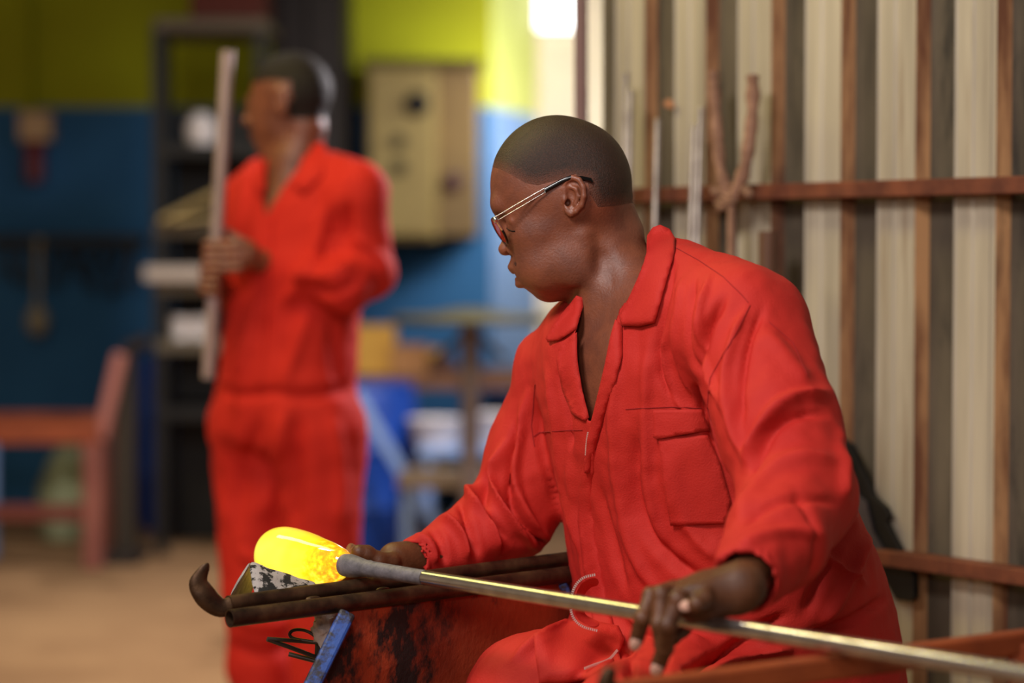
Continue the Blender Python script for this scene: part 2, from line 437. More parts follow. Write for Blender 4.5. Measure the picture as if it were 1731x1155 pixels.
# ------------------------------------------------------------------ the room
YB = 11.5
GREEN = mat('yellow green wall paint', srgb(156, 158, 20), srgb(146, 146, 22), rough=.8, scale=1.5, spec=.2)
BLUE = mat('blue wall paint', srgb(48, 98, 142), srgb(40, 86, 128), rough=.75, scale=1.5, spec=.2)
CREAM = mat('cream plaster', srgb(214, 198, 172), srgb(196, 180, 156), rough=.9, scale=2, spec=.2)
FLOORM = mat('dusty concrete', srgb(164, 128, 92), srgb(138, 104, 74), rough=.9, scale=1.6, spec=.15, c3=srgb(96, 70, 46), scale3=.9, bump=.01, bscale=20)
ZB = P(700, 181, YB)[2]
def plain(name, lo, hi, m, kind='structure', parent=None):
    lo = np.array(lo); hi = np.array(hi); o = MB().box((lo+hi)/2, hi-lo).build(name, m, parent)
    if kind and not parent: o['kind'] = kind
    return o
plain('floor', (-5.2, -2, -.1), (6.2, 13.4, 0), FLOORM)
xc = P(830, 300, YB)[0]
wb = empty('wall_back', (xc, YB, 0), kind='structure')
MB().box(((-5.2+xc)/2, YB+.1, ZB/2), (xc+5.2, .2, ZB)).build('blue_dado', BLUE, wb)
MB().box(((-5.2+xc)/2, YB+.1, (ZB+4.4)/2), (xc+5.2, .2, 4.4-ZB)).build('green_upper', GREEN, wb)
# the wall turns away towards the daylight, then goes on in cream plaster
pa = P(830, 300, YB); pb = P(908, 300, 12.3)
A0, B0 = np.array([pa[0], pa[1], 0]), np.array([pb[0], pb[1], 0]); dn = nrm([A0[1]-B0[1], B0[0]-A0[0], 0])
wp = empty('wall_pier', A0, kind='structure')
for nm, z0, z1, m in (('blue_dado', 0, ZB, mat('daylit pale blue paint', srgb(112, 142, 182), srgb(100, 130, 172), rough=.8, scale=1.5)), ('green_upper', ZB, 4.4, mat('daylit pale green paint', srgb(184, 188, 100), srgb(172, 178, 90), rough=.8, scale=1.5))):  # wall paints made paler here: daylight on the pier put into the colour
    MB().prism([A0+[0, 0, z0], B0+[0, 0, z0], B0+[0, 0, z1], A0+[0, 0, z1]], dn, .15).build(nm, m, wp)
plain('wall_cream', (pb[0], 12.3, 0), (6.2, 12.5, 4.4), CREAM)
plain('wall_left', (-5.2, -2, 0), (-5.0, 11.5, 4.4), CREAM)
plain('ceiling', (-5.2, 3.9, 4.4), (6.2, 13.4, 4.5), mat('dark roof sheet', srgb(60, 56, 52), rough=.8))
# window high in the cream wall
wq = P(904, 52, 12.2); wr = P(984, 52, 12.2)
wn = empty('window_1', ((wq[0]+wr[0])/2, 12.3, wq[2]), kind='structure')
cx = (wq[0]+wr[0])/2; ww = wr[0]-wq[0]
MB().box((cx, 12.28, wq[2]+.35), (ww, .02, .7)).build('window_pane', emit('daylit frosted pane', (1, .99, .95, 1), 5), wn, bevel=.0)
for a, b in (((cx-ww/2, 12.27, wq[2]), (cx-ww/2, 12.27, wq[2]+.7)), ((cx+ww/2, 12.27, wq[2]), (cx+ww/2, 12.27, wq[2]+.7)), ((cx-ww/2, 12.27, wq[2]), (cx+ww/2, 12.27, wq[2]))):
    MB().bar(a, b, .03, .03).build('window_frame', CREAM, wn)

# ------------------------------------------------------------------ corrugated sheet partition
TH = math.atan2(865.5+2200, F); WD = np.array([-math.sin(TH), math.cos(TH), 0]); WN = np.array([-math.cos(TH), -math.sin(TH), 0])
PER = .1715; W0 = np.array([(1421-865.5)/F*4.08, 4.08, 0])     # right edge of a crest
def Wp(s, dpt, z): return W0 + WD*s + WN*dpt + np.array([0, 0, z])
def s_at(px, dpt=0):                                            # distance along the sheet seen at px
    k = (px-865.5)/F; b = W0 + WN*dpt; return (b[0]-k*b[1])/(k*WD[1]-WD[0])
def z_at(px, py, dpt=0):
    s = s_at(px, dpt); Y = Wp(s, dpt, 0)[1]; return P(px, py, Y)[2]
ZINC = mat('weathered zinc sheet', srgb(204, 192, 170), srgb(160, 148, 130), rough=.6, metal=.2, scale=16, stretch=(1, 1, .05), c3=srgb(126, 98, 72), scale3=9, bump=.0006, bscale=70, lo3=.56, hi3=.72)
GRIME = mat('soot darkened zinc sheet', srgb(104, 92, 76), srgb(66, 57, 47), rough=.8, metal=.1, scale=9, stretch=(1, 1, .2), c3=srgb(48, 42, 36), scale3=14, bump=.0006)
RWEB = mat('rust streaked sheet edge', srgb(186, 138, 92), srgb(112, 68, 42), rough=.8, metal=.1, scale=22, stretch=(1, 1, .12), c3=srgb(70, 42, 30), scale3=16, lo=.4, hi=.6)
wc = empty('wall_right', Wp(0, 0, 0), kind='structure')
s_end = s_at(1004)
# one period from the right edge of a crest going left: crest with stiffening groove, hidden web, pan, rusty web
prof = [(0, 0), (.036, 0), (.039, -.003), (.046, -.003), (.049, 0), (.081, 0), (.0835, .0022), (.086, 0), (.098, -.021), (.1585, -.021), (.1715, 0)]
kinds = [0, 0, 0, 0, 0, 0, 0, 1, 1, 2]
def sheet(s0, s1, lap, idx):
    v = []; f = []; mi = []; pts = []
    k = math.floor(s0/PER)-1
    while k*PER < s1:
        for i in range(10):
            a, b = prof[i], prof[i+1]; sa, sb = k*PER+a[0], k*PER+b[0]
            if sb <= s0+1e-6 or sa >= s1-1e-6: continue
            ta = max(0, (s0-sa)/(sb-sa)); tb = min(1, (s1-sa)/(sb-sa))
            A = (sa+ta*(sb-sa), a[1]+ta*(b[1]-a[1])+lap); Bq = (sa+tb*(sb-sa), a[1]+tb*(b[1]-a[1])+lap)
            zs = np.linspace(0, 2.6, 14)
            for z0, z1 in zip(zs[:-1], zs[1:]):
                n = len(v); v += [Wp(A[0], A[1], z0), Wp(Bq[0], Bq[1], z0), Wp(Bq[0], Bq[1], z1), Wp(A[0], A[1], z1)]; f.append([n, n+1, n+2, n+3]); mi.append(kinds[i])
        k += 1
    m = MB(); m.v = v; m.f = f
    me = bpy.data.meshes.new('corrugated_sheet'); me.from_pydata([tuple(q) for q in v], [], f)
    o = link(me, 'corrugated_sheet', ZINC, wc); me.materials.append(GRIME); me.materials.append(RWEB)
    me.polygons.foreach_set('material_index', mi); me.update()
    bm = bmesh.new(); bm.from_mesh(me); bmesh.ops.remove_doubles(bm, verts=bm.verts, dist=1e-5); bmesh.ops.recalc_face_normals(bm, faces=bm.faces); bm.to_mesh(me); bm.free()
    md = o.modifiers.new('thick', 'SOLIDIFY'); md.thickness = .0012; md.offset = 0
edges = [-2.4, -1.7145+.03, -1.0287+.03, -.3430+.03, .3430+.03, s_end]
for i in range(5): sheet(edges[i]-(.02 if i else 0), edges[i+1], .0015*(i % 2), i)
# the two angle-iron girts
def girt(zt, zb, s0, s1, name='girt'):
    m = MB(); h = zt-zb
    m.box(Wp((s0+s1)/2, .005, (zt+zb)/2), (s1-s0, .006, h), (WD, WN, np.array([0, 0, 1.])))
    m.box(Wp((s0+s1)/2, .022, zt-.003), (s1-s0, .034, .006), (WD, WN, np.array([0, 0, 1.])))
    m.box(Wp((s0+s1)/2, .038, (zt+zb)/2), (s1-s0, .005, h), (WD, WN, np.array([0, 0, 1.])))
    m.build(name, RUST, wc, bevel=.002)
z1 = P(1731, 297, Wp(s_at(1731, .04), .04, 0)[1])[2]
girt(z1, z1-.027, -2.3, s_end-.1)
z2 = P(1731, 964, Wp(s_at(1731, .04), .04, 0)[1])[2]
girt(z2, z2-.025, -2.3, .1)

# ------------------------------------------------------------------ things leaning on the partition
def lean(name, px_top, py_top, px_bot, r, m, label, cat, top_d=.06, group=None, zb=0.0, foot_d=.17, seg=10, tip=None):
    s1 = s_at(px_top, top_d); zt = z_at(px_top, py_top, top_d); s0 = s_at(px_bot, top_d+.05)
    a = Wp(s0, foot_d, zb); b = Wp(s1, top_d, zt)
    o = MB().tube([a, a+(b-a)*.5, b - nrm(b-a)*.004, b], [r, r, r, r*.7], seg).build(name, m, None, smooth=True, origin=a)
    return tag(o, label, cat, group)
lean('steel_rod', 1057, 122, 1085, .0058, SILVER, 'leftmost silvery steel rod leaning on the corrugated wall behind the head', 'rod', group=None)
lean('steel_rod', 1065, 152, 1076, .0072, SILVER, 'second silvery steel rod from the left, its end just below the leftmost', 'rod', top_d=.075)
lean('steel_rod', 1111, 201, 1122, .0062, SILVER, 'single grey steel rod leaning on the rail between the head and the twin rods', 'rod')
lean('steel_rod', 1173, 211, 1180, .0062, SILVER, 'left and shorter of the twin silvery rods beside the wooden fork', 'rod')
lean('steel_rod', 1184, 181, 1188, .0062, SILVER, 'right and taller of the twin silvery rods beside the wooden fork', 'rod', top_d=.062)
# steel angle at the free edge of the partition
a = Wp(s_at(1047, .05), .12, 0); b = P(990, -60, Wp(s_at(985, .05), .05, 0)[1]+.02)
t = empty('angle_iron', a, 'long brown angle iron leaning at the free edge of the corrugated wall', 'angle iron')
DKB = mat('dark brown steel', srgb(82, 56, 50), srgb(60, 42, 40), rough=.6, metal=.3)
MB().bar(a, b, .005, .024, (0, 1, 0)).build('flange', DKB, t)
MB().bar(a+WN*.012, b+WN*.012, .026, .005, (0, 1, 0)).build('flange', mat('pinkish brown steel', srgb(128, 96, 88), rough=.6, metal=.3), t)
# forked branch bound with cloth
WOOD = mat('pale rough branch', srgb(170, 128, 104), srgb(128, 92, 72), rough=.9, scale=30, bump=.004, bscale=50)
CLOTH = mat('dusty binding cloth', srgb(150, 112, 90), srgb(112, 80, 62), rough=1, scale=40, bump=.003, bscale=90)
def wl(px, py, d): s = s_at(px, d); return Wp(s, d, z_at(px, py, d))
jn = wl(1236, 330, .075)
t = empty('forked_branch', Wp(s_at(1250, .1), .12, 0), 'forked rough wooden branch bound with cloth at the joint, on the wall rail', 'branch')
def prong(pts, r):
    q = smooth_poly([wl(x, y, d) for x, y, d in pts], 2)
    rr = [r*(1+.14*math.sin(i*1.9)+.08*math.sin(i*5.1)) for i in range(len(q))]
    MB().tube(q, rr, 10).build('prong', WOOD, t, smooth=True)
prong([(1203, 122, .07), (1208, 180, .075), (1213, 250, .08), (1219, 300, .08), (1232, 336, .075)], .0105)
prong([(1271, 128, .07), (1272, 180, .075), (1266, 240, .08), (1258, 290, .08), (1238, 336, .075)], .0112)
foot = Wp(s_at(1250, .1), .12, 0)
MB().tube([foot, foot+(jn-foot)*.5, jn], [.007, .0068, .0075], 8).build('handle', WOOD, t, smooth=True)
m = MB()
for i in range(9):
    c = wl(1226+random.uniform(-10, 22), 318+i*4.2, .078); ax = nrm(WD+np.array([0, 0, random.uniform(-.6, .6)]))
    m.ball(c, (.006, .017, .007+.002*random.random()), 10, 6, (np.cross(ax, WN), ax, WN))
for k, (x, y) in enumerate(((1260, 322), (1266, 328), (1207, 322), (1214, 326))): m.ball(wl(x, y, .08), .009, 8, 6)
m.build('cloth_binding', CLOTH, t, smooth=True, label='dusty cloth binding')
# wooden tool handle and dead leaf
a = Wp(s_at(1322, .09), .14, 0); b = wl(1298, 392, .09)
t = empty('sledge_handle', a, 'thick brown wooden handle standing against the wall above the red shoulder', 'tool handle')
HW = mat('brown handle wood', srgb(112, 76, 54), srgb(88, 58, 42), rough=.7, scale=14, stretch=(1, 1, .2), bump=.001)
MB().tube([a, a+(b-a)*.6, a+(b-a)*.93, b], [.012, .014, .020, .0215], 12, flat=.75).build('shaft', HW, t, smooth=True)
MB().box(a+np.array([0, 0, .035]), (.13, .05, .05), (WD, WN, np.array([0, 0, 1.]))).build('head', BLACK, t, bevel=.006)
lf = wl(1137, 178, .004)
m = MB(); LN = nrm(np.cross(WD, [0, 0, 1]))
pts = [(-.018, .004), (-.010, .011), (.002, .010), (.010, .0), (.008, -.007), (-.004, -.006), (-.014, -.002)]
m.prism([lf + WD*-x + np.array([0, 0, 1])*y + WN*(.004+.2*abs(x)) for x, y in pts], WN, .0012)
tag(m.build('dead_leaf', mat('dry leaf', srgb(186, 132, 96), srgb(150, 96, 66), rough=.9, scale=60), None, origin=lf), 'small dry brown leaf stuck on the corrugated wall left of the rods', 'leaf')
# black steel bracket wedged behind the lower rail
a = wl(1424, 742, .045); b = wl(1538, 1016, .012)
t = empty('black_bracket', b, 'black notched steel bracket wedged slanting behind the lower wall rail', 'bracket')
up = np.array([0, 0, 1.])
def q(px, py, d): return wl(px, py, d)
m = MB(); ol = [(1424, 742), (1438, 752), (1467, 812), (1476, 838), (1498, 858), (1504, 872), (1500, 884), (1512, 908), (1548, 975), (1548, 1012), (1541, 1018), (1516, 1014), (1478, 948), (1462, 902), (1468, 868), (1460, 846), (1420, 790)]
m.prism([q(x, y, .020) for x, y in ol], WN, -.012); m.build('blade', BLACK, t, bevel=.0015)
m = MB(); ol = [(1418, 778), (1432, 780), (1452, 838), (1466, 850), (1470, 868), (1478, 900), (1500, 938), (1462, 938), (1420, 860)]
m.prism([q(x, y, .026) for x, y in ol], WN, -.004); m.build('grey_panel', mat('dark grey plate', srgb(92, 84, 88), srgb(70, 64, 68), rough=.5, metal=.4), t)

# ------------------------------------------------------------------ the glass worker's bench
def zpt(px, py, Y): return P(px, py, Y)
bx0 = P(385, 1018, 3.0)
bench = empty('glassworking_bench', (.1, 3.0, 0), 'rusty steel glassworking bench with blue-edged rust red side plate under the rails', 'bench')
up = np.array([0, 0, 1.])
ru0, ru1 = P(386, 1021, 3.02), P(984, 942, 3.36)
rl0, rl1 = P(388, 1046, 2.985), P(984, 968, 3.325)
MB().tube([ru0, (ru0+ru1)/2, ru1], .0104, 16).build('rail', DARKSTEEL, bench, smooth=True)
# open-ended lower pipe
d = nrm(rl1-rl0); L_ = np.linalg.norm(rl1-rl0)
MB().lathe(rl0, d, [(.15, .0094), (0, .0094), (-.0006, .0104), (0, .0114), (L_, .0114)], 24).build('pipe_rail', DARKSTEEL, bench, smooth=True)
# weld beads between the rails
for t in (.22, .41, .62): MB().ball((ru0*(1-t)+ru1*t+rl0*(1-t)+rl1*t)/2 + np.array([0, -.006, .003]), (.011, .005, .003), 10, 6, (d, np.cross(up, d), up))  .build('weld', DARKSTEEL, bench, smooth=True)
# hook at the end
hk = [(396, 1020, 3.02), (376, 1030, 3.015), (358, 1020, 3.01), (343, 1003, 3.005), (335, 988, 3.005), (338, 974, 3.005), (352, 952, 3.005)]
q_ = smooth_poly([P(*k) for k in hk], 2); nq = len(q_)
rr = [np.interp(i/(nq-1), [0, .2, .45, .7, .88, 1], [.0090, .0120, .0150, .0130, .0070, .0008]) for i in range(nq)]
MB().tube(q_, rr, 14, hint=(0, 1, 0), flat=.5).build('hook', DARKSTEEL, bench, smooth=True)
# bolt at the back end
b0 = P(968, 942, 3.345)
m = MB(); m.tube([b0, b0+up*.020], .0055, 8); m.tube([b0+up*.018, b0+up*.029], [.0042, .0034], 8); m.build('bolt', SCALE, bench, smooth=True)
# rust red side plate hanging under the rails, blue edge bar
e0, e1 = P(592, 1030, 3.09), P(984, 978, 3.35)
f0, f1 = P(508, 1200, 3.05), P(905, 1200, 3.33)
pn = nrm(np.cross(e1-e0, f0-e0)); pn = pn if pn[1] > 0 else -pn
MB().prism([e0, e1, f1, f0], pn, .006).build('side_plate', PLATE, bench, bevel=.001)
g0 = P(588, 1035, 3.07); g1 = P(500, 1215, 3.03)
foot = g1 + (g1-g0)*((g1[2])/(g0[2]-g1[2]))
foot[2] = 0
m = MB(); m.bar(g0, foot, .022, .020, (0, 1, 0)); m.build('leg', BLUEP, bench, bevel=.004, label='chipped blue slanting leg')
m = MB(); m.bar(P(940, 985, 3.36), (P(940, 985, 3.36)*[1, 1, 0])+np.array([.10, .03, 0]), .03, .03); m.build('leg', DARKSTEEL, bench, bevel=.004)
MB().bar(P(950, 985, 3.32), P(975, 1010, 3.32)+np.array([.03, 0, -.08]), .03, .012).build('brace', BLUEP, bench, bevel=.002)
# front arm of the bench
n0, n1 = P(1036, 1176, 2.42), P(1800, 1076, 2.66)
MB().bar(n0, n1, .022, .026, (0, 0, 1)).build('front_rail', RUSTBAR, bench, bevel=.004)
hk = [(1042, 1176, 2.42), (1030, 1172, 2.415), (1024, 1158, 2.41), (1028, 1142, 2.41), (1037, 1130, 2.41)]
q_ = smooth_poly([P(*k) for k in hk], 2); nq = len(q_)
MB().tube(q_, [np.interp(i/(nq-1), [0, .5, .85, 1], [.009, .011, .008, .003]) for i in range(nq)], 12, hint=(0, 1, 0), flat=.6).build('hook', DARKSTEEL, bench, smooth=True)
c = P(1424, 1116, 2.53); MB().tube([c, c+up*.010], [.0052, .003], 8).build('bolt', SILVER, bench, smooth=True)
for t in (.12, .9):
    q0 = n0+(n1-n0)*t; MB().bar(q0, q0*[1, 1, 0], .03, .03).build('leg', RUSTBAR, bench, bevel=.003)
# seat board
sd = nrm([-.87, -.49, 0]); sv = np.array([-sd[1], sd[0], 0])
MB().box((.30, 3.24, .545), (.34, .80, .035), (sd, sv, up)).build('seat', HW, bench, bevel=.005)
for i in (-1, 1):
    for j in (-1, 1):
        c = np.array([.30, 3.24, 0]) + sd*.13*i + sv*.33*j
        MB().bar(c, c+up*.53, .04, .04).build('leg', DARKSTEEL, bench, bevel=.003)

# ------------------------------------------------------------------ blowing iron, hot glass, pad, tools
def ipipe(px):                                                   # axis of the blowing iron at px
    Y = 1/(.3226 + (px-643)*9.9e-5); return P(px, 965+(px-643)*.162, Y)
p0, p1 = ipipe(582), ipipe(1900); pd = nrm(p1-p0); PL = np.linalg.norm(p1-p0)
iron = empty('blowing_iron', p0, 'long steel blowing iron lying across the rails, held by the seated man', 'blowing iron')
MB().lathe(p0, pd, [(.10, .0086), (.16, .0093), (PL, .0096)], 24, cap=False).build('tube', STEEL, iron, smooth=True)
MB().lathe(p0, pd, [(0, .0120), (.002, .0148), (.012, .0155), (.026, .0140), (.044, .0114), (.050, .0108), (.054, .0114), (.060, .0106), (.11, .0100), (.17, .0097)], 24).build('collar', SCALE, iron, smooth=True, label='grey oxidised flared collar')
gd = -pd
hot = bpy.data.materials.new('molten glass'); hot.use_nodes = True; nt = hot.node_tree; N = nt.nodes; L = nt.links; b = N['Principled BSDF']
b.inputs['Base Color'].default_value = (.9, .3, .02, 1); b.inputs['Roughness'].default_value = .04; b.inputs['Coat Weight'].default_value = 1; b.inputs['Coat Roughness'].default_value = .02
at = N.new('ShaderNodeAttribute'); at.attribute_name = 'glow_amount'
cr = N.new('ShaderNodeValToRGB'); el = cr.color_ramp.elements; el[0].position = 0; el[0].color = (1, .22, 0, 1); el[1].position = 1; el[1].color = (1, .93, .10, 1)
e = el.new(.35); e.color = (1, .44, .0, 1); e = el.new(.62); e.color = (1, .74, .004, 1)
tc = N.new('ShaderNodeTexCoord'); nz = N.new('ShaderNodeTexNoise'); nz.inputs['Scale'].default_value = 120; nz.inputs['Detail'].default_value = 4; L.new(tc.outputs['Object'], nz.inputs['Vector'])
sp = N.new('ShaderNodeAttribute'); sp.attribute_name = 'seed'
mm = N.new('ShaderNodeMath'); mm.operation = 'SUBTRACT'; mm.inputs[1].default_value = .52; L.new(nz.outputs[0], mm.inputs[0])
mu = N.new('ShaderNodeMath'); mu.operation = 'MULTIPLY'; L.new(mm.outputs[0], mu.inputs[0]); L.new(sp.outputs['Fac'], mu.inputs[1])
m4 = N.new('ShaderNodeMath'); m4.operation = 'MULTIPLY_ADD'; m4.inputs[1].default_value = 3.5; L.new(mu.outputs[0], m4.inputs[0]); L.new(at.outputs['Fac'], m4.inputs[2])
n2 = N.new('ShaderNodeTexNoise'); n2.inputs['Scale'].default_value = 16; n2.inputs['Detail'].default_value = 2; L.new(tc.outputs['Object'], n2.inputs['Vector'])
m5 = N.new('ShaderNodeMath'); m5.operation = 'MULTIPLY_ADD'; m5.inputs[1].default_value = .7; L.new(n2.outputs[0], m5.inputs[0]); L.new(m4.outputs[0], m5.inputs[2])
m6 = N.new('ShaderNodeMath'); m6.operation = 'SUBTRACT'; m6.inputs[1].default_value = .36; L.new(m5.outputs[0], m6.inputs[0])
L.new(m6.outputs[0], cr.inputs[0]); L.new(cr.outputs[0], b.inputs['Emission Color']); b.inputs['Emission Strength'].default_value = 1.12
gprof = [(-.002, .0135), (.004, .0185), (.016, .0235), (.030, .0285), (.045, .0325), (.062, .0362), (.080, .0400), (.098, .0424), (.118, .0432), (.136, .0424), (.152, .0385), (.164, .0310), (.172, .0215), (.177, .0100), (.178, .0002)]
gt = np.linspace(-.002, .178, 60); gr = np.interp(gt, [q[0] for q in gprof], [q[1] for q in gprof]); k_ = np.ones(5)/5; gr[2:-2] = np.convolve(gr, k_, 'valid')
gr[-1] = .0002
g = MB().lathe(p0, gd, list(zip(gt, gr)), 64)
for i, v in enumerate(g.v):                                      # the soft glass sags a little
    s_ = (v-p0) @ gd; g.v[i] = v + np.array([0, 0, -.0075*math.sin(min(1, max(0, s_/.178))*math.pi)]) + np.array([0, 0, .0015])
hg = g.build('molten_glass', hot, None, smooth=True, origin=p0)
tag(hg, 'glowing yellow-orange gather of molten glass on the end of the blowing iron', 'molten glass')
me = hg.data; aa = me.attributes.new('glow_amount', 'FLOAT', 'POINT'); bb = me.attributes.new('seed', 'FLOAT', 'POINT')
S_ = np.array([(np.array(v.co)) @ gd for v in me.vertices])
aa.data.foreach_set('value', np.interp(S_, [0, .02, .05, .08, .12, .155, .178], [.28, .48, .66, .80, .92, .90, .50]).astype(np.float32))
bb.data.foreach_set('value', np.interp(S_, [0, .02, .04, .055], [1, .8, .3, 0]).astype(np.float32))

# charred paper pad cupped under the glass
CHAR = mat('charred newspaper', srgb(168, 160, 156), srgb(146, 136, 130), rough=.9, scale=20, c3=srgb(18, 14, 13), scale3=60, bump=.002, bscale=70, lo3=.49, hi3=.53)
pad = empty('paper_pad', P(450, 1005, 3.12), 'charred folded wet newspaper pad cupped under the glowing glass', 'paper pad')
def grid_sheet(rows, name, th, mt, parent, jit=0, sub=2, lab=None):
    m = MB(); nr, nc = len(rows), len(rows[0])
    for r in rows:
        for p in r: m.v.append(P(*p) + RNG.normal(size=3)*jit)
    for i in range(nr-1):
        for j in range(nc-1): m.f.append([i*nc+j, i*nc+j+1, (i+1)*nc+j+1, (i+1)*nc+j])
    o = m.build(name, mt, parent, smooth=True, label=lab)
    md = o.modifiers.new('thick', 'SOLIDIFY'); md.thickness = th; md.offset = 0
    if sub: md = o.modifiers.new('sub', 'SUBSURF'); md.levels = md.render_levels = sub
    md = o.modifiers.new('rough', 'DISPLACE'); tx = bpy.data.textures.new(name, 'CLOUDS'); tx.noise_scale = .02; md.texture = tx; md.strength = .004; md.mid_level = .5
    return o
grid_sheet([[(420, 953, 3.10), (428, 951, 3.10), (448, 958, 3.105), (475, 966, 3.11), (505, 975, 3.115), (540, 988, 3.12)],
            [(424, 972, 3.08), (433, 970, 3.08), (452, 975, 3.085), (476, 982, 3.09), (502, 987, 3.10), (530, 994, 3.11)],
            [(430, 1010, 3.06), (438, 1010, 3.06), (455, 1008, 3.06), (474, 1004, 3.07), (500, 1002, 3.08), (525, 1004, 3.09)]], 'front_fold', .003, CHAR, pad, .0012)
grid_sheet([[(424, 951, 3.10), (421, 950, 3.13), (424, 953, 3.2), (440, 960, 3.26)],
            [(404, 978, 3.09), (402, 980, 3.12), (408, 984, 3.2), (430, 992, 3.26)],
            [(388, 1012, 3.08), (388, 1014, 3.11), (396, 1014, 3.2), (424, 1014, 3.26)]], 'side_fold', .003, mat('ash grey paper', srgb(168, 160, 160), srgb(120, 112, 112), rough=.9, scale=40, bump=.002), pad, .001)
grid_sheet([[(426, 954, 3.11), (440, 990, 3.22), (470, 985, 3.32)], [(480, 985, 3.11), (500, 1000, 3.20), (540, 985, 3.30)], [(560, 996, 3.10), (580, 990, 3.17), (600, 950, 3.22)]], 'inner_fold', .004, CHAR, pad, .001)
grid_sheet([[(572, 950, 3.23), (585, 922, 3.235), (592, 917, 3.24)], [(588, 952, 3.21), (598, 926, 3.215), (604, 921, 3.22)], [(600, 958, 3.20), (606, 938, 3.2), (608, 932, 3.2)]], 'burnt_edge', .006, mat('burnt brown paper', srgb(150, 92, 52), srgb(60, 34, 22), rough=.9, scale=60, bump=.003), pad, .0015)

# tongs and rag hanging behind the bench leg
TW = mat('dull tool steel', srgb(92, 80, 70), srgb(70, 60, 54), rough=.5, metal=.6)
t = empty('glass_jacks', P(540, 1100, 3.2), 'pair of bent steel glassworking jacks hanging behind the blue bench leg', 'jacks')
def wire(pts, r): MB().tube(smooth_poly([P(*p) for p in pts], 3), r, 8).build('blade', TW, t, smooth=True)
wire([(540, 1082, 3.15), (520, 1066, 3.15), (497, 1064, 3.15), (488, 1072, 3.15), (494, 1080, 3.15), (520, 1084, 3.15), (548, 1088, 3.15)], .0022)
wire([(452, 1080, 3.13), (490, 1083, 3.14), (550, 1088, 3.17)], .0026)
wire([(452, 1081, 3.13), (500, 1098, 3.15), (545, 1116, 3.17)], .0030)
wire([(488, 1106, 3.17), (515, 1113, 3.17), (550, 1122, 3.17)], .0032)
MB().tube([P(545, 1085, 3.17), P(548, 1105, 3.17), P(545, 1130, 3.17)], [.010, .013, .009], 10).build('hinge', TW, t, smooth=True)
rg = MB().ball(P(549, 1062, 3.15), (.016, .012, .026), 28, 20); c = P(549, 1062, 3.15)
for i, v in enumerate(rg.v): rg.v[i] = c + (v-c)*(1+.16*math.sin(v[0]*420+2*math.sin(v[2]*300))+.14*math.sin(v[2]*380+v[1]*500))
tag(rg.build('white_rag', mat('off white rag', srgb(222, 206, 196), srgb(190, 170, 158), rough=1, scale=40, bump=.003), None, smooth=True, origin=c), 'crumpled off-white rag tucked behind the blue bench leg', 'rag')

# ------------------------------------------------------------------ the seated man
HY = 3.25; PX = HY/F
def H(px, py, dy=0): p = P(px, py, HY); return p + np.array([0, dy, 0])
def R(*r): return [x*PX for x in r]
tilt = math.radians(22)
fa = nrm([-math.cos(tilt), 0, -math.sin(tilt)]); ua = nrm([-math.sin(tilt), 0, math.cos(tilt)]); lat = np.array([0, 1., 0])
AX = (fa, lat, ua)                                        # face forward, lateral, face up
HAX = (nrm([-1, 0, .12]), lat, nrm([.12, 0, 1]))
def both(kd, mk, k): return [(kd, mk(-1), k), (kd, mk(1), k)]
head_ops = [
 ('+', Ell(H(940, 312), R(111, 95, 116), HAX), 0),
 ('+', Ell(H(984, 322), R(82, 93, 103), HAX), .02),
 ('+', Ell(H(938, 388), R(84, 74, 104), AX), .018),           # face
 ('+', Ell(H(944, 446), R(60, 60, 60), AX), .02),             # jaw
 ('+', Ell(H(926, 480), R(29, 34, 30), AX), .012),            # chin
 ('+', Ell(H(890, 460), R(23, 36, 30), AX), .010),
 ('+', Ell(H(880, 444), R(17, 30, 14), AX), .008)]            # muzzle
head_ops += both('+', lambda s: Ell(H(909, 392, s*.034), R(46, 34, 36), AX), .016)      # cheekbone
head_ops += both('+', lambda s: Ell(H(918, 446, s*.030), R(44, 34, 46), AX), .016)      # cheek
head_ops += both('+', lambda s: Ell(H(968, 440, s*.047), R(34, 20, 44), AX), .018)      # jaw angle
head_ops += [('+', Cone(H(846, 346, -.024), H(846, 346, .024), .0115, .0115), .012)]    # brow
head_ops += both('-', lambda s: Ell(H(851, 380, s*.031), R(14, 16, 13), AX), .010)      # eye socket
head_ops += both('+', lambda s: Ell(H(871, 380, s*.030), R(15, 16, 14)), .004)          # eyeball
head_ops += both('+', lambda s: Cone(H(858, 368, s*.021), H(866, 374, s*.043), .0046, .0040), .005)    # upper lid
head_ops += both('+', lambda s: Cone(H(868, 391, s*.022), H(874, 391, s*.041), .0042, .0042), .005)    # lower lid
head_ops += [('+', Cone(H(856, 364), H(861, 413), .0064, .0100), .006),                 # nose
 ('+', Ell(H(856, 420), R(14, 14, 12), AX), .004)]
head_ops += both('+', lambda s: Ell(H(868, 421, s*.0130), R(12, 8.5, 11), AX), .003)
head_ops += both('-', lambda s: Ell(H(862, 430, s*.0095), R(7, 5.2, 5)), .002)
head_ops += both('-', lambda s: Cone(H(880, 408, s*.0235), H(884, 428, s*.026), .0022, .0022), .005)    # smile crease
head_ops += [('+', Ell(H(873, 454), R(15, 30, 9), (nrm([-1, 0, .25]), lat, nrm([.25, 0, 1]))), .005),           # lips
 ('+', Ell(H(886, 477), R(16, 28, 10), AX), .004),
 ('-', Cone(H(862, 468, -.006), H(862, 468, .006), .0034, .0034), .003),
 ('-', Cone(H(871, 466, -.014), H(871, 466, .014), .0026, .0026), .003),
 ('-', Cone(H(872, 465, -.014), H(885, 461, -.024), .0018, .0012), .003),
 ('-', Cone(H(872, 465, .014), H(885, 461, .024), .0018, .0012), .003),
 ('-', Cone(H(884, 493, -.012), H(884, 493, .012), .0026, .0026), .006)]
neck_a, neck_b = H(1008, 385), H(1052, 500, -.004)
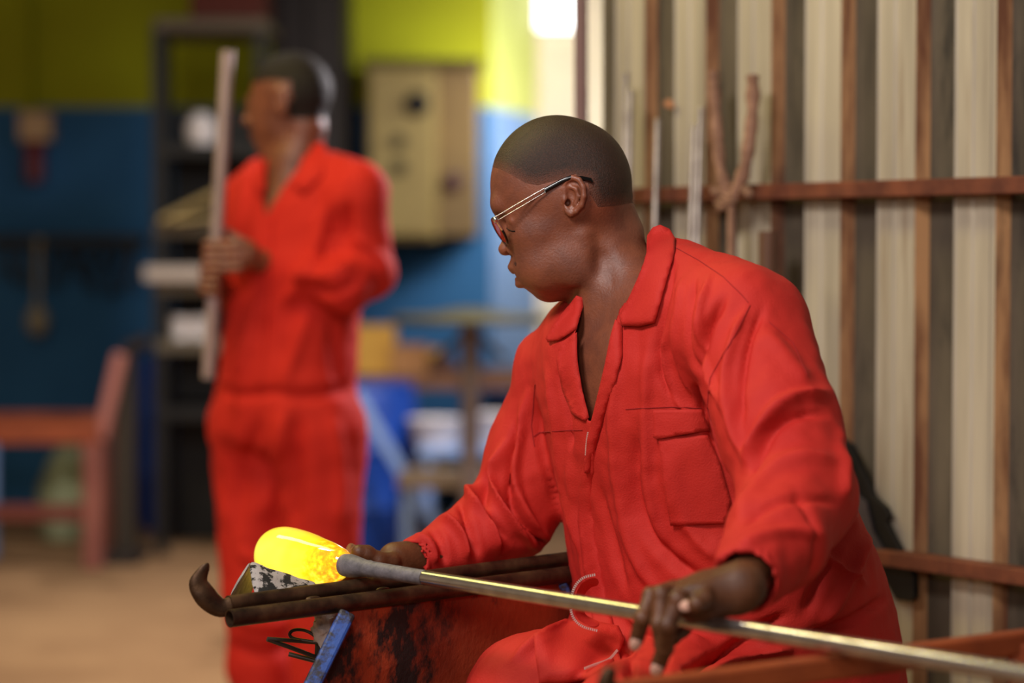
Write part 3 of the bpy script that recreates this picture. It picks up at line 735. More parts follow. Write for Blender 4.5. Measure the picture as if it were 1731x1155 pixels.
head_ops += [('+', Cone(neck_a, neck_b, .0500, .0555), .016),
 ('+', Cone(H(1040, 352), H(1050, 392), .024, .03), .012),
 ('+', Cone(H(984, 398, -.052), H(1000, 528, -.030), .0095, .0085), .014),   # neck tendon
 ('-', Cone(H(1018, 440, -.064), H(1040, 500, -.066), .006, .008), .02),
 ('-', Cone(H(1074, 340, -.03), H(1074, 340, .03), .0028, .0028), .006)]
# ear: plate, hollow, rim
def ear(s):
    yy = s*.0735
    E = [('+', Ell(H(968, 334, yy), R(15, 5.5, 29), (nrm([1, .25*s, 0]), nrm([-.25*s, 1, 0]), nrm([0, 0, 1]))), .004),
         ('-', Ell(H(962, 336, yy+s*.006), R(9, 6, 15)), .003)]
    pth = [(953, 338, 0), (951, 322, .001), (955, 309, .003), (965, 303, .006), (976, 307, .009), (983, 319, .011), (984, 334, .011), (980, 349, .008), (971, 359, .004), (963, 363, .001), (957, 358, 0), (955, 348, 0)]
    for a, b in zip(pth[:-1], pth[1:]): E.append(('+', Cone(H(a[0], a[1], yy+s*a[2]), H(b[0], b[1], yy+s*b[2]), .0036, .0036), .0018))
    pth = [(962, 318, .004), (971, 322, .006), (975, 334, .006), (970, 347, .004)]
    for a, b in zip(pth[:-1], pth[1:]): E.append(('+', Cone(H(a[0], a[1], yy+s*a[2]), H(b[0], b[1], yy+s*b[2]), .0028, .0028), .002))
    E += [('+', Ell(H(963, 360, yy), R(8, 5, 8)), .003), ('+', Ell(H(953, 340, yy+s*.002), R(5, 4, 7)), .002), ('-', Ell(H(958, 345, yy), R(5, 9, 6)), .002)]
    return E
head_ops += ear(-1) + ear(1)
# trunk under the coverall
SH = nrm([-.6, .8, 0]); CN = nrm([-.8, -.6, 0])
def zp(py, Y=HY): return P(900, py, Y)[2]
def cxp(px, Y): return (px-865.5)/F*Y
T_ = []
for py, px, Y, a, b in ((1330, 1250, 3.34, .21, .19), (1237, 1252, 3.34, .235, .215), (1111, 1246, 3.33, .232, .212), (985, 1232, 3.31, .222, .200), (860, 1198, 3.29, .208, .182),
                        (734, 1150, 3.26, .200, .158), (640, 1112, 3.24, .196, .132), (570, 1095, 3.23, .180, .112), (520, 1090, 3.23, .150, .092), (480, 1088, 3.235, .10, .07)):
    T_.append((zp(py, Y), cxp(px, Y), Y, a, b))
T_ = sorted(T_)
trunk = Loft(T_, SH, CN)
Ns, Fs_ = P(1246, 538, 3.05), P(950, 612, 3.38)
body_ops = head_ops + [
 ('+', Loft(T_, SH, CN, off=-.020), .03),
 ('+', Cone(H(1060, 500), Ns+np.array([0, 0, -.02]), .055, .05), .03),
 ('+', Cone(H(1050, 510), Fs_+np.array([0, 0, -.03]), .05, .045), .03),
 ('&', Plane(H(1000, 800), (0, 0, -1)), .01)]
fb = field(body_ops)
hb = isosurface(fb, H(810, 185)+[0, -.30, -.62+.0], H(1320, 185)+[0, .26, .01], .0026)
# a finer head on its own
fh = field(head_ops)
vh, qh = isosurface(field(body_ops), H(815, 500)+[0, -.13, 0], H(1115, 188)+[0, .13, 0], .00165)
lo_, hi_ = H(815, 500), H(1115, 188)
vb, qb = hb
# keep the coarse mesh only below/right of the fine box
ins = (vb[:, 2] > lo_[2]+.008) & (vb[:, 0] < hi_[0]-.006) & (np.abs(vb[:, 1]-HY) < .122)
vb, qb, _ = prune(vb, qb, ~ins)
vh, qh, _ = prune(vh, qh, (vh[:, 2] > lo_[2]+.002) & (vh[:, 0] < hi_[0]-.002) & (np.abs(vh[:, 1]-HY) < .128))

# hands -------------------------------------------------------------
def finger(pts, r0, r1, k=.0025):
    out = []; n = len(pts)-1
    for i in range(n):
        out.append(('+', Cone(pts[i], pts[i+1], r0+(r1-r0)*i/n, r0+(r1-r0)*(i+1)/n), k if i else .006))
        if i: out.append(('+', Ell(pts[i], (r0+(r1-r0)*i/n)*1.08), .003))
    return out
pw = P(1252, 992, 2.655)
hand1 = [('+', Cone(P(1305, 928, 2.757), pw, .029, .0245), 0),
 ('+', Ell(P(1196, 1004, 2.655), (.040, .030, .0235), (nrm(P(1150, 998, 2.655)-pw), nrm([.35, -.9, -.3]), nrm(np.cross(P(1150, 998, 2.655)-pw, [.35, -.9, -.3])))), .012),
 ('+', Cone(pw, P(1140, 1000, 2.675), .024, .011), .012),
 ('+', Cone(pw, P(1172, 1006, 2.63), .024, .012), .012),
 ('+', Cone(P(1240, 1012, 2.65), P(1172, 1030, 2.645), .018, .013), .012)]
fing = {'index': [(1140, 996, 2.69), (1101, 1008, 2.672), (1086, 1046, 2.655), (1076, 1082, 2.668)],
        'middle': [(1152, 998, 2.67), (1118, 1006, 2.640), (1115, 1056, 2.628), (1119, 1094, 2.645)],
        'ring': [(1168, 1002, 2.65), (1146, 1014, 2.612), (1128, 1058, 2.608), (1124, 1096, 2.63), (1113, 1124, 2.645)],
        'little': [(1190, 1006, 2.62), (1190, 1014, 2.600), (1178, 1022, 2.592), (1166, 1024, 2.598)]}
nails = []
for k_, pts in fing.items():
    pp = [P(*q) for q in pts]; r0, r1 = {'index': (.0105, .0082), 'middle': (.0110, .0086), 'ring': (.0105, .0088), 'little': (.0095, .0076)}[k_]
    hand1 += finger(pp, r0, r1)
    if k_ in ('index', 'middle', 'ring', 'little'): nails.append((pp[-2], pp[-1], r1))
th_ = [P(*q) for q in ((1222, 1010, 2.69), (1180, 1034, 2.72), (1150, 1062, 2.72), (1136, 1078, 2.70))]
hand1 += finger(th_, .0135, .0098)
for i in range(3):                                               # tendon hollows between the knuckles
    a = [(1130, 1000, 2.64), (1146, 1000, 2.62), (1166, 1004, 2.605)][i]; hand1.append(('-', Cone(P(*a), P(a[0]+44, a[1]-8, a[2]), .0014, .0008), .006))
v1, q1 = isosurface(field(hand1), P(1050, 1150, 2.6)-[0, .06, 0], P(1345, 940, 2.72)+[.01, .09, .02], .0016)
vw = P(690, 950, 3.24)
hand2 = [('+', Cone(P(760, 945, 3.30), P(668, 946, 3.235), .030, .0235), 0),
 ('+', Ell(P(636, 968, 3.225), (.042, .034, .017), (nrm([-1, 0, -.1]), nrm([0, 1, .1]), nrm([0, -.1, 1]))), .012)]
hand2 += finger([P(*q) for q in ((662, 950, 3.21), (640, 948, 3.20), (620, 937, 3.195), (607, 934, 3.19))], .0120, .0105)
for i, (yy, ln) in enumerate(((3.20, 0), (3.215, 6), (3.235, 3), (3.25, -10))):
    hand2 += finger([P(612, 966, yy), P(576-ln, 984, yy+.0), P(548-ln, 984, yy-.0), P(526-ln, 981, yy-.0)], .0095, .0075)
v2, q2 = isosurface(field(hand2), P(480, 1035, 3.15)-[0, .08, 0], P(770, 905, 3.3)+[0, .08, 0], .002)
# arms inside the sleeves
NE, NW = P(1348, 842, 2.87), P(1250, 990, 2.665)
FE, FWr = P(880, 895, 3.42), P(700, 948, 3.25)
arms = field([('+', Cone(Ns, NE, .048, .04), 0), ('+', Cone(NE, P(1312, 915, 2.77), .042, .030), .01), ('+', Cone(Fs_, FE, .045, .036), .01), ('+', Cone(FE, P(750, 946, 3.29), .038, .028), .01)])
va, qa = isosurface(arms, (-.2, 2.6, .75), (.45, 3.6, 1.25), .008)
V, Q = join([(vb, qb), (vh, qh), (v1, q1), (v2, q2), (va, qa)])
NV_HAND = (len(vb)+len(vh), len(vb)+len(vh)+len(v1)+len(v2))
man = empty('person', (.30, 3.3, 0), 'seated man in red coverall and glasses turning a blowing iron', 'person')
body_me = mesh(V, Q, 'body')
body = link(body_me, 'body', SKIN, man); body_me.materials.append(SKINH)
vz_ = Q[:, 0]; body_me.polygons.foreach_set('material_index', ((vz_ >= NV_HAND[0]) & (vz_ < NV_HAND[1])).astype(np.int32))
# hair: cropped shell over the scalp
line = [(822, 284), (833, 283), (850, 290), (868, 300), (888, 312), (908, 316), (938, 308), (958, 304), (990, 306), (994, 330), (1008, 352), (1036, 350), (1064, 344), (1100, 342), (1100, 160), (800, 160), (800, 300)]
hx, hy = proj(vh*[1, 0, 1]+np.array([0, HY, 0])*1.0)
Nh = normals(vh, qh); inh = inpoly(hx, hy, line) & (np.abs(vh[:, 1]-HY) > -1)
dl, _, _ = seg_dist(hx, hy, line[:13]); sdl = np.where(inh, dl, -dl)
eary = (np.hypot((hx-968)/22, (hy-333)/34) < 1) & (np.abs(vh[:, 1]-HY) > .066)
keep = (sdl > -15) & ~eary
vv, qq, used = prune(vh, qh, keep)
offs = np.clip(sdl[used]/16, -.3, 1)*.0008
hair = link(mesh(vv+Nh[used]*offs[:, None], qq, 'hair'), 'hair', HAIRD, man, None)
hair['label'] = 'very short cropped black hair'
at_ = hair.data.attributes.new('stubble', 'FLOAT', 'POINT'); at_.data.foreach_set('value', np.clip((sdl[used]+13)/34, 0, 1).astype(np.float32))
# eyebrow, moustache stubble, nails
def strip(name, pts, r, mt, fl=.5): return MB().tube(smooth_poly(pts, 2), r, 8, flat=fl).build(name, mt, man, smooth=True)
bvh_head = bvh_of(vh, qh)
def onhead(px, py, off=.0): h_, n = hit(bvh_head, px, py); return h_+n*off
m = MB()
for x, y in [(x, 351+((x-842)/26)**2*3 + j*2.4) for x in np.arange(838, 872, 1.7) for j in (-1, 0, 1)]:
    h_, n = hit(bvh_head, x, y)
    if h_ is not None: t_ = nrm(np.array([1, 0, .35+RNG.normal()*.3])); m.tube([h_-n*.0005, h_+n*.0008+t_*.004], [.00045, .0002], 4)
m.build('eyebrow', HAIR, man)
for s in (-1,):
    q_ = [hit(bvh_head, x, y) for x, y in ((857, 386), (861, 389), (866, 391), (871, 391))]
    MB().tube([a+b*.0004 for a, b in q_ if a is not None], .0008, 6).build('eyelashes', HAIR, man)
m = MB()
for _ in range(260):
    x = RNG.uniform(858, 873); y = 440 + (x-859)*.35 + RNG.normal()*1.8
    h_, n = hit(bvh_head, x, y)
    if h_ is not None: m.tube([h_-n*.0005, h_+n*.0003+np.array([.0004, 0, -.0016])], [.0004, .0002], 4)
m.build('moustache', HAIR, man)
for a, b_, r in nails:
    d_ = nrm(b_-a); c_ = b_ + d_*r*.15; toc = nrm(CAM-c_); toc = nrm(toc - d_*(toc @ d_)); sd_ = np.cross(d_, toc)
    MB().ball(c_+toc*r*.72, (r*.80, r*1.25, r*.42), 14, 8, (sd_, d_, toc)).build('fingernail', NAIL, man, smooth=True)

# coverall ------------------------------------------------------------
cov = [('+', trunk, 0),
 ('+', Cone(P(1100, 470, 3.22), P(1252, 550, 3.045), .062, .080), .04),
 ('+', Cone(P(1075, 500, 3.25), P(958, 622, 3.38), .050, .066), .04),
 # near sleeve
 ('+', Cone(P(1262, 568, 3.04), P(1316, 720, 2.94), .0815, .073), .012),
 ('+', Cone(P(1316, 720, 2.94), P(1350, 838, 2.865), .073, .0665), .02),
 ('+', Cone(P(1350, 838, 2.865), P(1312, 915, 2.765), .0665, .0575), .02),
 ('+', Cone(P(1312, 915, 2.765), P(1258, 983, 2.675), .0575, .0385), .012),
 # far sleeve
 ('+', Cone(P(950, 640, 3.38), P(905, 770, 3.39), .066, .066), .025),
 ('+', Cone(P(905, 770, 3.39), P(862, 870, 3.38), .068, .060), .02),
 ('+', Cone(P(862, 870, 3.38), P(775, 922, 3.31), .062, .046), .02),
 ('+', Cone(P(775, 922, 3.31), P(690, 950, 3.25), .046, .0285), .012),
 # hips and thighs
 ('+', Cone(P(1190, 1190, 3.22), P(1075, 1245, 2.88), .110, .085), .05),
 ('+', Cone(P(1130, 1150, 3.34), P(915, 1196, 3.13), .108, .094), .04),
 ('+', Cone(P(1075, 1245, 2.88), P(1050, 1640, 2.82), .082, .065), .03),
 ('+', Cone(P(905, 1196, 3.13), P(875, 1600, 3.08), .090, .065), .03),
 # open cuffs
 ('-', Cone(P(1272, 968, 2.69), P(1235, 1012, 2.63), .031, .040), .003),
 ('&', Plane(P(1256, 990, 2.672), nrm(P(1250, 990, 2.67)-P(1312, 915, 2.765))), .004),
]
# the cuff plane must only cut the sleeve end, so it is applied on a copy of the sleeve
near = field([cov[3], cov[4], cov[5], cov[6], cov[15], cov[16]]); far = field([cov[7], cov[8], cov[9], cov[10],
   ('-', Cone(P(712, 942, 3.262), P(668, 956, 3.23), .023, .028), .003), ('&', Plane(P(692, 948, 3.25), nrm(P(690, 950, 3.25)-P(775, 922, 3.31))), .004)])
main = field([cov[0], cov[1], cov[2], cov[11], cov[12], cov[13], cov[14], ('-', Ell(P(1000, 1024, 3.03), (.017, .05, .026)), .008)])
def fcov(p): return smin(smin(main(p), near(p), .016), far(p), .022)
vc, qc = isosurface(fcov, (-.22, 2.55, .30), (.62, 3.66, 1.27), .0038)
vc = relax(vc, qc, 1)
FL = [
 # near sleeve: armhole, crown and elbow folds
 ([(1225, 505), (1190, 560), (1182, 640), (1192, 710), (1215, 770)], 9, -9),
 ([(1262, 520), (1238, 580), (1226, 650), (1240, 730), (1262, 780)], 9, 6),
 ([(1290, 520), (1262, 590), (1250, 660), (1252, 720)], 8, -5),
 ([(1400, 665), (1350, 668), (1310, 690), (1280, 735), (1262, 790)], 12, 8),
 ([(1395, 700), (1345, 700), (1305, 725), (1280, 770), (1268, 815)], 10, -6),
 ([(1425, 780), (1360, 770), (1310, 790), (1270, 830), (1240, 880)], 14, 5),
 ([(1410, 850), (1350, 838), (1300, 850), (1255, 890)], 9, -4),
 ([(1395, 905), (1340, 895), (1290, 905), (1240, 930)], 12, 4),
 ([(1345, 830), (1375, 880), (1385, 930), (1370, 980)], 9, -4),
 ([(1420, 720), (1432, 790), (1428, 850)], 12, 4),
 ([(1290, 560), (1330, 600), (1365, 650)], 16, 3),
 # shoulder gathers on the chest side
 ([(1200, 470), (1180, 540), (1190, 620), (1230, 700)], 6, 5, 2.9, 3.5),
 ([(1178, 470), (1160, 540), (1165, 600), (1190, 650)], 6, -4),
 ([(1155, 470), (1140, 560), (1150, 620), (1180, 680)], 7, 4),
 ([(1140, 440), (1112, 560), (1118, 640), (1150, 690)], 7, -5),
 ([(1125, 555), (1120, 620), (1140, 680), (1170, 700)], 6, 4),
 # big soft folds of the near front
 ([(1100, 560), (1090, 680), (1092, 820), (1120, 930)], 12, 4),
 ([(1075, 720), (1068, 820), (1090, 900), (1150, 960), (1200, 985)], 14, -7),
 ([(1130, 760), (1140, 850), (1180, 920), (1230, 950)], 16, 5),
 ([(1042, 620), (1035, 740), (1050, 860), (1080, 960), (1120, 1010)], 11, 5),
 ([(1010, 820), (1035, 920), (1060, 1000)], 10, -5),
 # far front
 ([(925, 620), (938, 690), (946, 760), (960, 850), (985, 930)], 8, 5),
 ([(945, 630), (958, 700), (965, 760)], 5, -6),
 ([(905, 680), (912, 760), (935, 830), (965, 900)], 8, -6),
 ([(960, 760), (972, 850), (990, 960), (1000, 1040)], 8, 4),
 # far sleeve
 ([(895, 665), (880, 740), (868, 800), (880, 860), (930, 920)], 9, 8, 3.2, 3.6),
 ([(875, 720), (858, 790), (862, 850), (900, 910), (945, 935)], 8, -9, 3.2, 3.6),
 ([(852, 750), (832, 800), (840, 850), (880, 900), (915, 928)], 9, 9, 3.2, 3.6),
 ([(830, 790), (812, 825), (822, 870), (860, 915)], 8, -8, 3.2, 3.6),
 ([(795, 820), (798, 850), (826, 870), (828, 900), (840, 935)], 10, 10, 3.2, 3.6),
 ([(775, 850), (790, 880), (800, 905), (806, 940)], 8, -8, 3.2, 3.6),
 ([(745, 875), (768, 885), (785, 910), (790, 945)], 9, 8, 3.1, 3.6),
 ([(725, 890), (742, 905), (752, 930), (752, 955)], 7, -5, 3.1, 3.6),
 ([(700, 905), (722, 912), (734, 930), (738, 955)], 7, 4, 3.1, 3.6),
 # back and hip
 ([(1440, 880), (1400, 960), (1360, 1040)], 12, -6, 2.9, 3.6),
 ([(1470, 900), (1440, 980), (1390, 1060)], 12, 6, 2.9, 3.6),
 ([(1500, 1010), (1440, 1050), (1360, 1080)], 10, -6, 2.9, 3.6),
 ([(1400, 930), (1420, 960), (1465, 990)], 7, 4, 3.0, 3.6),
 # lap
 ([(1300, 1070), (1220, 1100), (1150, 1140)], 9, -8, 2.9, 3.6),
 ([(1340, 1090), (1240, 1120), (1180, 1150)], 10, 8, 2.9, 3.6),
 ([(1060, 1040), (1120, 1080), (1200, 1090)], 10, 6, 2.6, 3.6),
 ([(1010, 1040), (940, 1060), (860, 1120)], 9, 5, 2.6, 3.6), ([(1050, 1075), (1070, 1110), (1060, 1150)], 9, -8, 2.6, 3.6), ([(1100, 1075), (1130, 1100), (1120, 1155)], 8, -5, 2.6, 3.6),
 ([(1330, 1040), (1240, 1085), (1150, 1155)], 9, -6, 2.6, 3.6), ([(1460, 1050), (1380, 1075), (1300, 1090)], 8, -5, 2.6, 3.6),
]
FL = [(e[0], e[1]*.8, e[2]*1.9)+tuple(e[3:]) for e in FL]
vc = folds(vc, qc, FL)
Nc = normals(vc, qc); vc = vc + Nc*(wob(vc, 22, .0026, 3)+wob(vc, 55, .0014, 4)+wob(vc*np.array([1, 1, .4]), 110, .0005, 9))[:, None]
# the open neckline: the cloth is cut away over the chest and neck
VN = [(1101, 386), (1088, 440), (1069, 492), (1046, 523), (1032, 564), (1022, 616), (1008, 672), (999, 712), (994, 708), (981, 658), (974, 616), (972, 568), (978, 540), (984, 516), (970, 498), (960, 440), (1040, 380)]
px_, py_ = proj(vc); Nc = normals(vc, qc); front = (Nc[:, 1] < .25)
cut = inpoly(px_, py_, VN) & front
neckcut = fb(vc) < .004
cut |= neckcut & (vc[:, 2] > H(1000, 505)[2])
vcc, qcc, _ = prune(vc, qc, ~cut)
cme = mesh(vcc, qcc, 'coverall'); coverall = link(cme, 'coverall', RED, man); coverall['label'] = 'red coverall open at the neck'
md = coverall.modifiers.new('thick', 'SOLIDIFY'); md.thickness = .0015; md.offset = -1
bv = bvh_of(vc, qc)
bva = BVHTree.FromPolygons([tuple(v) for v in np.concatenate([vc, vb, vh])], [tuple(int(x) for x in q) for q in np.concatenate([qc, qb+len(vc), qh+len(vc)+len(vb)])])
# collar
patch('collar', [(1099, 390), (1104, 384), (1116, 380), (1132, 387), (1141, 402), (1141, 424), (1122, 492), (1107, 546), (1080, 552), (1050, 551), (1046, 535), (1062, 505), (1086, 452), (1096, 415)], bva, .011, .003, RED, coverall, puff=.004, lift=lambda x, y: .006*max(0, (440-y)/60))
patch('collar', [(1094, 398), (1102, 386), (1112, 381), (1122, 386), (1108, 412), (1092, 450)], bva, .004, .003, RED, coverall, step=5)
patch('collar', [(984, 503), (986, 518), (974, 556), (947, 575), (926, 579), (922, 572), (935, 548), (958, 520), (974, 500)], bva, .012, .003, RED, coverall, puff=.003)
# lapels and front band
patch('lapel', [(1040, 540), (1052, 549), (1052, 602), (1040, 645), (1022, 700), (1006, 760), (996, 800), (988, 800), (992, 745), (999, 712), (1010, 668), (1022, 616), (1032, 566)], bva, .009, .003, RED, coverall, puff=.004)
patch('lapel', [(975, 562), (976, 610), (984, 662), (996, 706), (988, 712), (966, 700), (950, 660), (940, 610), (946, 580)], bva, .005, .0025, RED, coverall, puff=.002)
patch('front_band', [(1000, 760), (1010, 762), (1000, 830), (1006, 900), (1022, 990), (1040, 1070), (1050, 1120), (1016, 1120), (1000, 1040), (985, 960), (976, 880), (979, 820), (988, 775)], bva, .006, .003, RED, coverall, puff=.003)
# pocket with its flap
patch('pocket', [(1112, 738), (1196, 736), (1216, 780), (1236, 850), (1225, 886), (1133, 889), (1122, 820)], bv, .0035, .0015, RED, coverall, puff=.0015, ymax=3.2)
patch('pocket_flap', [(1104, 694), (1186, 692), (1200, 728), (1168, 733), (1112, 743), (1104, 740)], bv, .006, .0018, RED, coverall, puff=.001, ymax=3.2)
# loose lower flap of the open front
patch('front_flap', [(902, 1072), (925, 1058), (955, 1046), (1000, 1048), (1046, 1058), (1056, 1080), (1046, 1108), (1020, 1138), (990, 1150), (940, 1158), (912, 1158), (905, 1110)], bv, .026, .004, RED, coverall, puff=.010, lift=lambda x, y: .006*math.sin(x*.07+y*.03))
# seams
for pts in ([(1058, 692), (1090, 690), (1140, 688), (1190, 691)], [(902, 738), (912, 731), (950, 728), (990, 727)], [(1140, 418), (1180, 440), (1222, 468), (1255, 500), (1268, 516)],
            [(1268, 516), (1240, 570), (1200, 640), (1196, 690), (1215, 760)], [(1300, 545), (1340, 580), (1366, 640)], [(905, 650), (898, 720), (904, 760)]):
    seam('seam', pts, bv, .0006, STITCH, coverall)
def zipper(pts, w_=.0024):
    q = smooth_poly([np.array(p, float) for p in pts], 3); m = MB(); acc = 0; prev = q[0]
    L_ = [0]
    for a, b in zip(q[:-1], q[1:]): L_.append(L_[-1]+np.linalg.norm(b-a))
    n = int(L_[-1]/.0026)
    for i in range(n):
        t = L_[-1]*i/n; k = min(len(q)-2, int(np.searchsorted(L_, t, side='right'))-1); f_ = (t-L_[k])/max(L_[k+1]-L_[k], 1e-9)
        c = q[k]*(1-f_)+q[k+1]*f_; d = nrm(q[k+1]-q[k]); u, v = ortho(d, (0, 1, 0)); m.box(c, (w_, .0016, .0015), (u, v, d))
    return m
ZM = mat('nickel zip teeth', srgb(232, 222, 214), rough=.3, metal=.6)
def zp3(pts, off): 
    out = []
    for x, y in pts:
        h_, n = hit(bva, x, y); out.append(P(x, y, h_[1]-off) if h_ is not None else None)
    out = [o for o in out if o is not None]; return out
o = zipper(zp3([(994, 732), (991, 750), (990, 772)], .008)).build('zip', ZM, coverall); o['kind'] = 'stuff'
o = zipper([P(x, y, 3.055+.0*x) for x, y in ((1005, 972), (985, 976), (970, 992), (964, 1018), (966, 1042), (982, 1060), (1012, 1067))], .003).build('zip', ZM, coverall); o['kind'] = 'stuff'
o = zipper(zp3([(1043, 1100), (1030, 1116), (1010, 1122), (987, 1131)], .050), .003).build('zip', ZM, coverall); o['kind'] = 'stuff'
grid_sheet([[(1012, 974, 3.06), (990, 978, 3.055), (974, 994, 3.053), (967, 1018, 3.053), (970, 1042, 3.053), (985, 1057, 3.055), (1012, 1064, 3.06)],
            [(1014, 990, 3.07), (1000, 992, 3.08), (990, 1002, 3.09), (984, 1020, 3.09), (986, 1036, 3.09), (1000, 1046, 3.09), (1016, 1050, 3.08)]], 'zip_tape', .002, RED, coverall, 0)
SOCK = mat('black boot leather', srgb(30, 26, 24), rough=.5)
for (x, Y, px) in ((0, 2.82, 1050), (0, 3.08, 875)):
    c = P(px, 1600, Y); c[2] = 0; fwd = CN
    m = MB(); m.tube([c+[0, 0, .05], c+[0, 0, .18], c+[0, 0, .33]], [.05, .052, .055], 16)
    m.ball(c+fwd*.08+[0, 0, .045], (.14, .05, .045), 16, 10, (fwd, np.cross(up, fwd), up)); m.build('boot', SOCK, man, smooth=True)

# ------------------------------------------------------------------ the glasses
gl = empty('eyeglasses', H(850, 385), 'silver and black framed glasses worn by the seated man', 'glasses')
LENS = bpy.data.materials.new('lens glass'); LENS.use_nodes = True; b = LENS.node_tree.nodes['Principled BSDF']
b.inputs['Transmission Weight'].default_value = 1; b.inputs['Roughness'].default_value = .02; b.inputs['IOR'].default_value = 1.1; b.inputs['Base Color'].default_value = (.86, .76, .68, 1)
for s in (-1, 1):
    yc = s*.033
    c = H(845, 391, yc); fwd = nrm(np.array([-.86, .14*s, -.50])) ; uu = nrm(np.array([-.28, 0, .96])); uu = nrm(uu - fwd*(uu @ fwd)); sd_ = np.cross(uu, fwd)
    ring = [c + uu*.019*math.sin(a) + sd_*.026*math.cos(a)*(1+.08*math.sin(a)) for a in np.linspace(0, 2*math.pi, 41)]
    MB().tube(ring,   .0017, 8, cap=False).build('rim', BLKPL, gl, smooth=True)
    m = MB(); m.prism([p for p in ring[:-1]], fwd, .0012); m.build('lens', LENS, gl)
    hinge = H(836, 371, s*.0615); hinge2 = H(860, 376, s*.062)
    A_ = H(838, 372, s*.066); B_ = H(920, 324, s*.0775)
    o1 = np.array([0, 0, .0032]); 
    m = MB(); m.tube([A_+o1, (A_+B_)/2+o1, B_+o1*.9], .00085, 8); m.tube([A_-o1, (A_+B_)/2-o1, B_-o1*.9], .00085, 8)
    m.tube([B_+o1*1.1, B_-o1*1.1], .0013, 8); m.ball(A_, .0040, 12, 8); m.tube([A_+o1*1.2, A_-o1*1.4], .0019, 8)
    m.tube([A_, c+sd_*.026*(1 if (sd_@np.array([0, s, 0])) > 0 else -1)], .0016, 8)
    m.build('temple', CHROME, gl, smooth=True, label='silver double-wire temple')
    MB().tube([B_, H(948, 309, s*.079), H(962, 303, s*.0815), H(980, 304, s*.080), H(995, 307, s*.078), H(998, 311, s*.077)], [.0032, .0032, .0028, .0026, .0030, .0018], 10, flat=.5, hint=(0, 1, 0)).build('temple_tip', BLKPL, gl, smooth=True, label='black plastic temple tip')
    MB().ball(H(857, 401, s*.0125), (.003, .002, .005), 10, 6).build('nose_pad', mat('amber nose pad', srgb(230, 170, 60), rough=.15), gl, smooth=True)
MB().tube([H(838, 383, -.010), H(833, 377, 0), H(838, 383, .010)], .0013, 8).build('bridge', CHROME, gl, smooth=True)

# ------------------------------------------------------------------ the standing man
BY = 5.5; KB = BY/F
def G(px, py, dy=0): return P(px, py, BY)+np.array([0, dy, 0])
def RB(*r): return [x*KB for x in r]
t2 = math.radians(4); fa2 = nrm([-.93, .30, -.06]); la2 = nrm([.30, .93, 0]); ua2 = nrm(np.cross(la2, fa2)); ua2 = ua2 if ua2[2] > 0 else -ua2
A2 = (fa2, la2, ua2); hc = G(488, 165)
def HB(f, l, u): return hc + fa2*f + la2*l + ua2*u            # metres forward, left-right, up from the head's centre
hb_ops = [('+', Ell(HB(-.008, 0, .015), (.094, .074, .088), A2), 0), ('+', Ell(HB(.028, 0, -.045), (.066, .060, .082), A2), .02),
 ('+', Ell(HB(.050, 0, -.105), (.034, .034, .028), A2), .02), ('+', Cone(HB(.088, -.022, .0), HB(.088, .022, .0), .009, .009), .01),
 ('-', Ell(HB(.094, -.026, -.018), .012), .008), ('-', Ell(HB(.094, .026, -.018), .012), .008),
 ('+', Ell(HB(.080, -.026, -.018), .0125), .003), ('+', Ell(HB(.080, .026, -.018), .0125), .003),
 ('+', Cone(HB(.090, 0, -.015), HB(.108, 0, -.045), .007, .011), .008), ('+', Ell(HB(.100, .011, -.048), .0085), .004), ('+', Ell(HB(.100, -.011, -.048), .0085), .004),
 ('+', Ell(HB(.088, 0, -.074), (.011, .024, .008), A2), .005), ('+', Ell(HB(.086, 0, -.087), (.010, .021, .008), A2), .005),
 ('+', Ell(HB(-.012, -.074, -.012), (.018, .006, .032), A2), .004), ('+', Ell(HB(-.012, .074, -.012), (.018, .006, .032), A2), .004),
 ('-', Ell(HB(-.006, -.080, -.010), (.008, .004, .014), A2), .003),
 ('+', Cone(HB(-.035, 0, -.07), G(497, 285), .050, .056), .02), ('+', Cone(G(497, 285), G(500, 360), .06, .10), .04)]
vx, qx = isosurface(field(hb_ops), G(380, 440)-[0, .16, 0], G(600, 82)+[0, .16, 0], .0032)
def bg_hand(ops, wr, palm, knuckles, r=.010):
    ops += [('+', Cone(wr[0], wr[1], .028, .024), .0), ('+', Ell(palm, (.040, .030, .040)), .012)]
    for k in knuckles: ops += finger(k, r, r*.8)
    return ops
PBY = BY-.16
def gg(px, py, dy): return P(px, py, PBY+dy)
pole0, pole1 = P(385, 86, PBY-.0), P(352, 640, PBY+.02)
def pol(py): t = (py-86)/(640-86); return pole0*(1-t)+pole1*t
ops = [('+', Cone(gg(480, 446, .10), gg(440, 440, .03), .030, .025), 0), ('+', Ell(gg(412, 430, .00), (.036, .026, .034)), .014)]
for i, y in enumerate((412, 426, 440, 454)):
    c = pol(y); ops += finger([gg(405, y, -.02), c+[0.016, -.026, 0], c+[-.016, -.024, 0], c+[-.024, .004, 0]], .0098, .0082)
c = pol(402); ops += finger([gg(418, 415, .02), c+[.026, .022, .008], c+[.004, .026, .018]], .012, .010)
vy, qy = isosurface(field(ops), gg(320, 500, -.10), gg(520, 370, .20), .0034)
ops = [('+', Cone(gg(372, 500, .16), gg(368, 478, .10), .032, .026), 0), ('+', Ell(gg(360, 462, .07), (.030, .034, .040)), .014)]
for i, y in enumerate((452, 466, 480, 494)):
    c = pol(y-6); ops += finger([gg(350, y-6, .05), c+[-.024, .012, -.0], c+[-.020, -.020, -.004], c+[.008, -.030, -.006]], .0098, .0082)
vz, qz = isosurface(field(ops), gg(320, 540, -.06), gg(400, 400, .24), .0034)
Vb, Qb = join([(vx, qx), (vy, qy), (vz, qz)])
